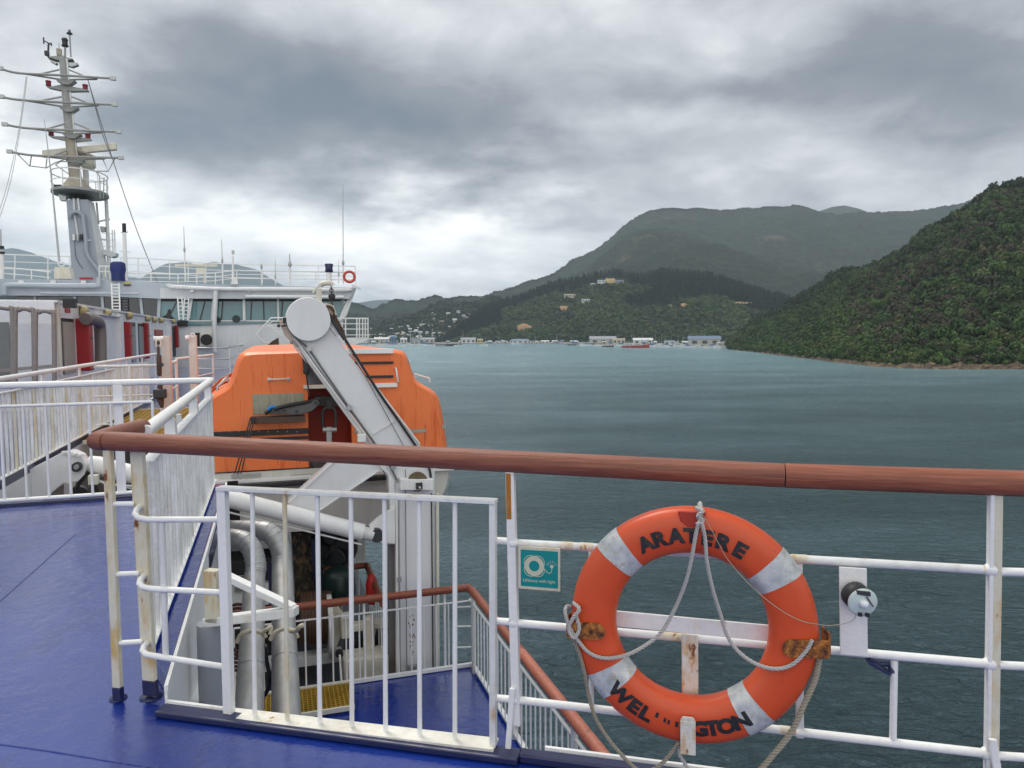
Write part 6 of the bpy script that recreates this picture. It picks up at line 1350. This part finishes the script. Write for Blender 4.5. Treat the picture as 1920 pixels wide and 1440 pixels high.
for x_ in (211, 215): build(MB().tube([S(x_-0.5, 431, SM+2), S(x_+1, 472, SM+2)], 0.03, 6), 'post', W1, ms)
for y_ in (438, 450, 462): build(MB().tube([S(192, y_, SM+2), S(217, y_, SM+2)], 0.018, 5), 'rail_bar', W1, ms)
for pts, lbl in (([(51, 142), (41, 220), (20, 340), (-8, 430)], 'outer stay wire sloping down from the left end of the top yard'), ([(49, 144), (36, 240), (14, 345), (-10, 420)], 'inner stay wire paired with the outer one on the left'), ([(165, 150), (188, 225), (215, 310), (256, 430), (309, 562)], 'dark stay wire running from the top yard to the bridge roof'), ([(165, 150), (180, 205), (196, 262), (214, 305)], 'short stay wire beside the long dark stay')):
    build(MB().tube(spline([S(x, y, SM-1.5) for x, y in pts], 4), 0.022 if 'dark' in lbl else 0.014, 5), 'stay_wire', flat('stay_wire_grey', (0.16, 0.17, 0.18), 0.5) if 'dark' in lbl else STEEL, label=lbl, cat='wire')
g = empty('whip_antenna', S(112, 500, SBR+1), 'leaning whip antenna rising from the cream vent box', 'antenna'); build(MB().tube([S(83, 224, SBR+1), S(95, 320, SBR+1), S(111, 490, SBR+1)], [0.012, 0.03, 0.045], 6), 'whip', STEEL, g); build(MB().ring(S(115, 495, SBR+1), FW, 0.12, 0.03, 14, 6), 'handle', W1, g)

# ================================================================ HARBOUR AND TOWN
def ground_pt(x, y): return ZP(x, y, SEA)
def hill_pt(vs, m_, nx, nv, x0, x1, x, yt, d_fn=None):
    """walk up the flank under picture column x until it reaches row yt"""
    fi = (x-x0)/(x1-x0)*nx; best = None
    for j in range(0, nv*3):
        p = grid_at(vs, m_, nx, nv, fi, j/(nv*3)); r = p-CAM; y_ = 720-FPX*r.dot(C_U)/r.dot(C_F)
        if best is None or abs(y_-yt) < best[0]: best = (abs(y_-yt), p)
    return best[1]
roofs = [flat('roof_white', (0.62, 0.64, 0.65), 0.5), flat('roof_grey', (0.26, 0.28, 0.30), 0.5), flat('roof_dark', (0.10, 0.11, 0.12), 0.5), flat('roof_blue', (0.12, 0.17, 0.26), 0.5), flat('roof_tan', (0.36, 0.28, 0.20), 0.6)]
walls = [flat('wall_white', (0.60, 0.61, 0.60), 0.6), flat('wall_cream', (0.48, 0.44, 0.36), 0.6), flat('wall_grey', (0.30, 0.31, 0.32), 0.6), flat('wall_blue', (0.10, 0.20, 0.36), 0.6), flat('wall_yellow', (0.50, 0.46, 0.16), 0.6)]
DOORM = flat('far_window', (0.05, 0.06, 0.07), 0.3)
def house(p, w_, d_, h_, rm_, wm_, label, group=None, rot=None, name='house', cat='house', pitch=0.3, sink=2.0, open_=3):
    rot = random.uniform(-0.5, 0.5) if rot is None else rot
    ux = V(math.cos(rot), math.sin(rot), 0); uy = V(-math.sin(rot), math.cos(rot), 0); g = empty(name, p, label, cat, group)
    c = [p+ux*a*w_/2+uy*b*d_/2 for a, b in ((-1, -1), (1, -1), (1, 1), (-1, 1))]
    build(MB().prism([q-UP*sink for q in c], UP*(h_+sink)), 'wall', wm_, g)
    k = 1.08; e = [p+UP*h_+ux*a*w_/2*k+uy*b*d_/2*k for a, b in ((-1, -1), (1, -1), (1, 1), (-1, 1))]; rh = d_*pitch
    r0, r1 = p+UP*(h_+rh)-ux*w_/2*k, p+UP*(h_+rh)+ux*w_/2*k
    build(MB().add(e+[r0, r1], [(0, 1, 5, 4), (2, 3, 4, 5), (0, 4, 3), (1, 2, 5), (3, 2, 1, 0)]), 'roof', rm_, g)
    if open_:
        for i in range(open_):
            q = p-uy*(d_/2+0.05)+ux*w_*((i+0.5)/open_-0.5)+UP*h_*0.5; build(MB().box(q, ux*w_*0.25/open_, UP*h_*0.26, uy*0.05), 'window', DOORM, g)
    return g
# quayside sheds (px x, waterline y, width px, height px)
QY = lambda x: float(np.interp(x, [640, 760, 900, 1100, 1370], [646, 645.5, 645, 645.5, 650]))
def quay_pt(x, back=0.0):
    p = ground_pt(x, QY(x)); dd = Vector((p.x, p.y, 0)).normalized(); return p+dd*back+UP*1.6
for x, w_, h_, rm_, wm_, lb_ in ((716, 26, 9, 0, 1, 'white arched freight shed behind the ferry berth'), (738, 10, 14, 1, 3, 'tall blue gantry building at the ferry berth'), (700, 18, 8, 1, 2, 'grey shed at the near end of the ferry berth'), (757, 12, 9, 0, 0, 'white round-roofed shed past the blue building'), (800, 28, 8, 1, 1, 'long cream terminal building along the wharf'), (878, 26, 8, 1, 0, 'white waterfront building with grey roof beside a yellow shed'), (900, 10, 7, 4, 4, 'small yellow shed on the waterfront'), (975, 30, 5, 3, 0, 'low white boat club with dark blue roof on the shore'), (1022, 14, 4, 0, 0, 'low white shed left of the marina'), (1040, 10, 4, 0, 0, 'small white shed right beside the low one'), (1130, 46, 9, 1, 1, 'long cream marina store with a deep verandah'), (1160, 22, 8, 4, 1, 'tan roofed marina workshop'), (1205, 34, 8, 0, 0, 'white boat shed behind the red fishing boats'), (1320, 54, 11, 3, 1, 'large cream shed with blue roof at the marina end'), (1363, 16, 5, 1, 1, 'small brown waterfront hut below the headland'), (1255, 18, 6, 3, 0, 'small white shed with blue roof behind moored boats'), (1287, 16, 5, 0, 2, 'grey hut between the marina sheds')):
    p = quay_pt(x, 25); dist = math.hypot(p.x, p.y); k = dist/FPX
    house(p, w_*k, max(8, w_*k*0.5), h_*k*0.95, roofs[rm_], walls[wm_], lb_, rot=0.08-math.atan2(p.x, p.y)*0.9, name='harbour_building', cat='building', pitch=0.22, sink=3, open_=3 if w_ > 20 else 2)
# quay edge, road and wharves
qm = flat('quay_concrete', (0.24, 0.23, 0.21), 0.8, scale=0.2); wm2 = flat('wharf_piles', (0.045, 0.04, 0.04), 0.8)
mb = MB(); xs = list(range(690, 1385, 15)); f_ = [quay_pt(x) for x in xs]; bk = [quay_pt(x, 70)+UP*1.5 for x in xs]
vs = []
for a, b in zip(f_, bk): vs += [a-UP*4, a, b]
mb.add(vs, [(i*3+j, (i+1)*3+j, (i+1)*3+j+1, i*3+j+1) for i in range(len(xs)-1) for j in range(2)]); build(mb, 'waterfront_pavement', qm, label='paved waterfront strip along the harbour', kind='structure')
for i, (x0, x1, y, lb_) in enumerate(((668, 735, 646, 'near dark wharf at the ferry berth'), (748, 812, 647.5, 'second dark piled wharf with cranes above'), (817, 866, 649.5, 'short dark wharf with a white launch at its end'), (1105, 1135, 648, 'dark jetty before the marina store'))):
    a, b = ground_pt(x0, y), ground_pt(x1, y-1.0); dd = Vector((a.x, a.y, 0)).normalized()
    g = empty('wharf', a, lb_, 'wharf'); build(MB().prism([a+UP*2.2, b+UP*2.2, b+dd*24+UP*2.2, a+dd*24+UP*2.2], UP*1.2), 'deck', qm if i == 0 else wm2, g)
    n = max(4, int((b-a).length/5))
    for k in range(n): p = a.lerp(b, (k+0.5)/n); build(MB().bar(p-UP*1, p+UP*2.3, (b-a).normalized()*1.6, dd*1.6), 'pile', wm2, g)
def tower(x, y0, y1, lb_, w_=0.5, name='light_mast', cat='mast', hor=0):
    p = ground_pt(x, QY(x)); p = p+Vector((p.x, p.y, 0)).normalized()*10; k = p.y/FPX/0.998; h = (y1-y0)*k
    g = empty(name, p, lb_, cat); build(MB().tube([p, p+UP*h], [w_, w_*0.5], 6), 'pole', STEEL, g); build(MB().box(p+UP*h, V(1, 0, 0)*w_*2.6, V(0, 1, 0)*w_, UP*w_*0.5), 'head', STEEL, g)
for x, y0, lb_ in ((770, 616, 'left leg mast of the wharf linkspan'), (785, 614, 'right leg mast of the wharf linkspan'), (811, 613, 'thin light mast behind the terminal building'), (868, 618, 'paired light mast by the white waterfront building'), (1044, 625, 'slim light mast left of the marina'), (1280, 628, 'light mast between the marina sheds'), (1003, 628, 'light mast above the shore road')):
    tower(x, y0, 643, lb_, 0.45)
p = ground_pt(778, 646); g = empty('linkspan', p, 'pale linkspan gantry over the second wharf', 'gantry'); k = p.y/FPX
for dx in (-10, 9): build(MB().tube([p+V(dx*k, 12, 0), p+V(dx*k, 12, 24*k)], 0.7, 6), 'leg', STEEL, g)
build(MB().prism([p+V(-12*k, 6, 24*k), p+V(11*k, 6, 24*k), p+V(11*k, 18, 24*k), p+V(-12*k, 18, 24*k)], UP*1.5), 'roof', roofs[0], g); build(MB().box(p+V(0, 12, 9*k), V(9*k, 0, 0), V(0, 5, 0), UP*4), 'cabin', walls[2], g)
# boats
HREDB = flat('red_hull', (0.42, 0.05, 0.035), 0.4); HWB = flat('white_hull', (0.68, 0.69, 0.70), 0.4); HDB = flat('dark_hull', (0.05, 0.05, 0.055), 0.4)
def vessel(x, y, L, hm, sm_, lb_, group=None, masts=0, hh=1.0, cab=0.35):
    p = ground_pt(x, y); r = V(1, 0.1*random.uniform(-1, 1), 0).normalized()*random.choice((-1, 1)); u = V(-r.y, r.x, 0); g = empty('boat', p, lb_, 'boat', group)
    B = L*0.14; vs = []
    for f, wf, zf in ((-0.5, 0.8, 1.0), (-0.2, 1, 0.95), (0.15, 0.95, 1.05), (0.38, 0.5, 1.3), (0.5, 0.02, 1.5)):
        c = p+r*L*f; top = L*0.10*zf*hh; vs += [c+u*B*wf+UP*top, c+u*B*wf*0.7-UP*0.3, c-u*B*wf*0.7-UP*0.3, c-u*B*wf+UP*top]
    fs = [(i*4+j, (i+1)*4+j, (i+1)*4+j+1, i*4+j+1) for i in range(4) for j in range(3)]+[(0, 1, 2, 3)]+[(i*4+3, (i+1)*4+3, (i+1)*4, i*4) for i in range(4)]
    build(MB().add(vs, fs), 'hull', hm, g)
    c = p+r*L*random.uniform(-0.15, 0.1)+UP*L*0.10*hh
    build(MB().prism([c-r*L*cab/2-u*B*0.6, c+r*L*cab/2-u*B*0.6, c+r*L*cab/2+u*B*0.6, c-r*L*cab/2+u*B*0.6], UP*L*0.11), 'cabin', sm_, g)
    build(MB().prism([c-r*L*cab/2.2-u*B*0.62+UP*L*0.045, c+r*L*cab/2.2-u*B*0.62+UP*L*0.045, c+r*L*cab/2.2+u*B*0.62+UP*L*0.045, c-r*L*cab/2.2+u*B*0.62+UP*L*0.045], UP*L*0.03), 'windscreen', DOORM, g)
    for k in range(masts): q = c+r*L*(0.25-0.45*k); build(MB().tube([q, q+UP*L*(0.75-0.2*k)], [0.22, 0.1], 5), 'mast', STEEL, g)
vessel(1180, 652, 22, HREDB, walls[0], 'left red fishing boat of the pair at the marina', masts=2, hh=1.3); vessel(1200, 652.3, 26, HREDB, walls[0], 'right red fishing boat with white wheelhouse at the marina', masts=2, hh=1.4)
vessel(1140, 650.5, 18, flat('maroon_hull', (0.12, 0.03, 0.035), 0.4), walls[0], 'small maroon workboat left of the red fishing boats'); vessel(968, 645.5, 22, HWB, walls[0], 'white launch alone before the boat club', hh=0.7)
vessel(858, 649.0, 14, HWB, walls[0], 'white launch at the end of the short dark wharf'); vessel(1075, 647.5, 20, HDB, walls[2], 'low dark barge with two slim masts', masts=2, hh=0.7); vessel(1088, 647.8, 12, HWB, walls[0], 'white boat just past the dark barge', masts=1)
vessel(688, 644.5, 34, HWB, walls[0], 'white vessel lying at the near ferry wharf', hh=0.8, cab=0.7); vessel(737, 645.5, 16, flat('blue_hull', (0.08, 0.17, 0.36), 0.4), walls[3], 'blue workboat under the blue gantry building')
for i, x in enumerate((700, 722, 748, 766, 779, 792, 803, 824, 835, 846, 905, 1130, 1172, 1190, 1217, 1235, 1245, 1257, 1273, 1303, 1316, 1323, 1352, 1154, 1163, 1222, 1231, 1240, 1250, 1262, 1268, 1278, 1289, 1297, 1309, 1330, 1339, 1347, 1356, 1366, 1098, 1120, 1213)):
    vessel(x+random.uniform(-2, 2), QY(x)+2.6+random.uniform(0, 1.4), random.uniform(13, 23), HWB, walls[random.choice((0, 0, 1, 3))], 'small white boat moored off the marina waterfront', 'small white boats moored along the marina', masts=random.choice((0, 1, 1, 2)), hh=1.5)
for i in range(64):
    x = random.choice((random.uniform(690, 905), random.uniform(905, 1100), random.uniform(1105, 1370), random.uniform(1105, 1370))); p = quay_pt(x, random.uniform(8, 55)); k = math.hypot(p.x, p.y)/FPX
    house(p, random.uniform(5, 11)*k, random.uniform(4, 6)*k, random.uniform(2.2, 4.5)*k, random.choice(roofs[:4]), random.choice(walls[:4]), 'small pale shed in the crowded row along the harbour front', 'small sheds along the harbour front', rot=random.uniform(-0.3, 0.3), name='shed', cat='shed', open_=1, sink=3)
# town houses on the valley slope and the hill
grp = 'small houses scattered over the far town slope'; lbh = 'tiny pale house on the town slope beyond the ferry berths'
for i in range(210):
    if i < 75: x, y = random.uniform(812, 905), random.uniform(583, 604); y = y - (x-860)*0.12
    elif i < 115: x, y = random.uniform(690, 870), random.uniform(606, 634)
    else: x, y = random.uniform(680, 900), random.uniform(626, 641)
    p = hill_pt(MV, MM, 520, 170, 620, 2300, x, y); k = p.y/FPX; p = p+UP*2.5
    house(p, random.uniform(4, 8.5)*k, random.uniform(2.5, 4)*k, 1.7*k, random.choice(roofs[:2]+[roofs[0], roofs[4], roofs[1]]), random.choice(walls[:3]), lbh, grp, open_=0, sink=8)
for x, y, w_, h_, rm_, wm_, lb_ in ((1068, 559, 20, 4.0, 4, 1, 'pale tan house high on the wooded hill'), (1098, 569, 14, 5.0, 1, 0, 'white house with dark roof below the tan one'), (1130, 532, 18, 3.5, 1, 0, 'long white house near the hilltop clearing'), (1161, 533, 15, 4.5, 3, 2, 'blue grey house right of the hilltop clearing'), (1113, 537, 11, 2.5, 0, 2, 'small grey house left of the hilltop clearing'), (1257, 578, 4, 3.5, 0, 0, 'tiny white hut in the trees above the marina')):
    p = hill_pt(CV, CM, 200, 70, 820, 1640, x, y); k = p.y/FPX
    house(p+UP*3, w_*k, w_*k*0.5, h_*k, roofs[rm_], walls[wm_], lb_, rot=0.1, open_=3, sink=12, pitch=0.15)
# bare cuttings
TANE = flat('bare_earth', (0.36, 0.22, 0.11), 0.9, scale=0.05, var=0.35); OCH = flat('ochre_earth', (0.40, 0.30, 0.14), 0.9, scale=0.05, var=0.3)
for x, y, w_, h_, m_, lb_ in ((1144, 530, 11, 6, OCH, 'ochre earth cutting at the hilltop clearing'), (1281, 576, 7, 4, TANE, 'orange earth slip below the dark pines'), (1058, 582, 9, 6, TANE, 'brown earth scar on the left of the hill'), (985, 618, 16, 8, TANE, 'grey brown rock face above the shore road'), (1385, 571, 22, 2, OCH, 'thin track cut across the hill by the headland')):
    c = hill_pt(CV, CM, 200, 70, 820, 1640, x, y); k = c.y/FPX; mb = MB(); n = 14; vs = [c+V(0, -14, 6)]
    for j in range(n):
        a = 2*math.pi*j/n; rr = random.uniform(0.7, 1.15); vs.append(c+V(math.cos(a)*w_*k*rr, 6*math.sin(a), math.sin(a)*h_*k*rr+4)+V(0, -9, 0))
    vs2 = [v+V(0, 12, 0) for v in vs]
    mb.add(vs, [(0, j+1, (j+1) % n+1) for j in range(n)], True); mb.add(vs2, [(0, (j+1) % n+1, j+1) for j in range(n)], True)
    build(mb, 'hill_cutting', m_, label=lb_, kind='structure')
# ================================================================ HAZE
hzm = bpy.data.materials.new('haze_air'); hzm.use_nodes = True; t_ = hzm.node_tree; t_.nodes.clear()
pv = t_.nodes.new('ShaderNodeVolumePrincipled'); pv.inputs['Color'].default_value = (0.74, 0.85, 0.98, 1); pv.inputs['Density'].default_value = 0.000062; pv.inputs['Anisotropy'].default_value = 0.1
oo = t_.nodes.new('ShaderNodeOutputMaterial'); t_.links.new(pv.outputs[0], oo.inputs['Volume'])
mb = MB().box(V(0, 4600, 520), V(9300, 0, 0), V(0, 5600, 0), V(0, 0, 540)); hb = build(mb, 'haze', hzm, org=(0, 4600, -20), label='thin pale haze over the harbour', kind='stuff')
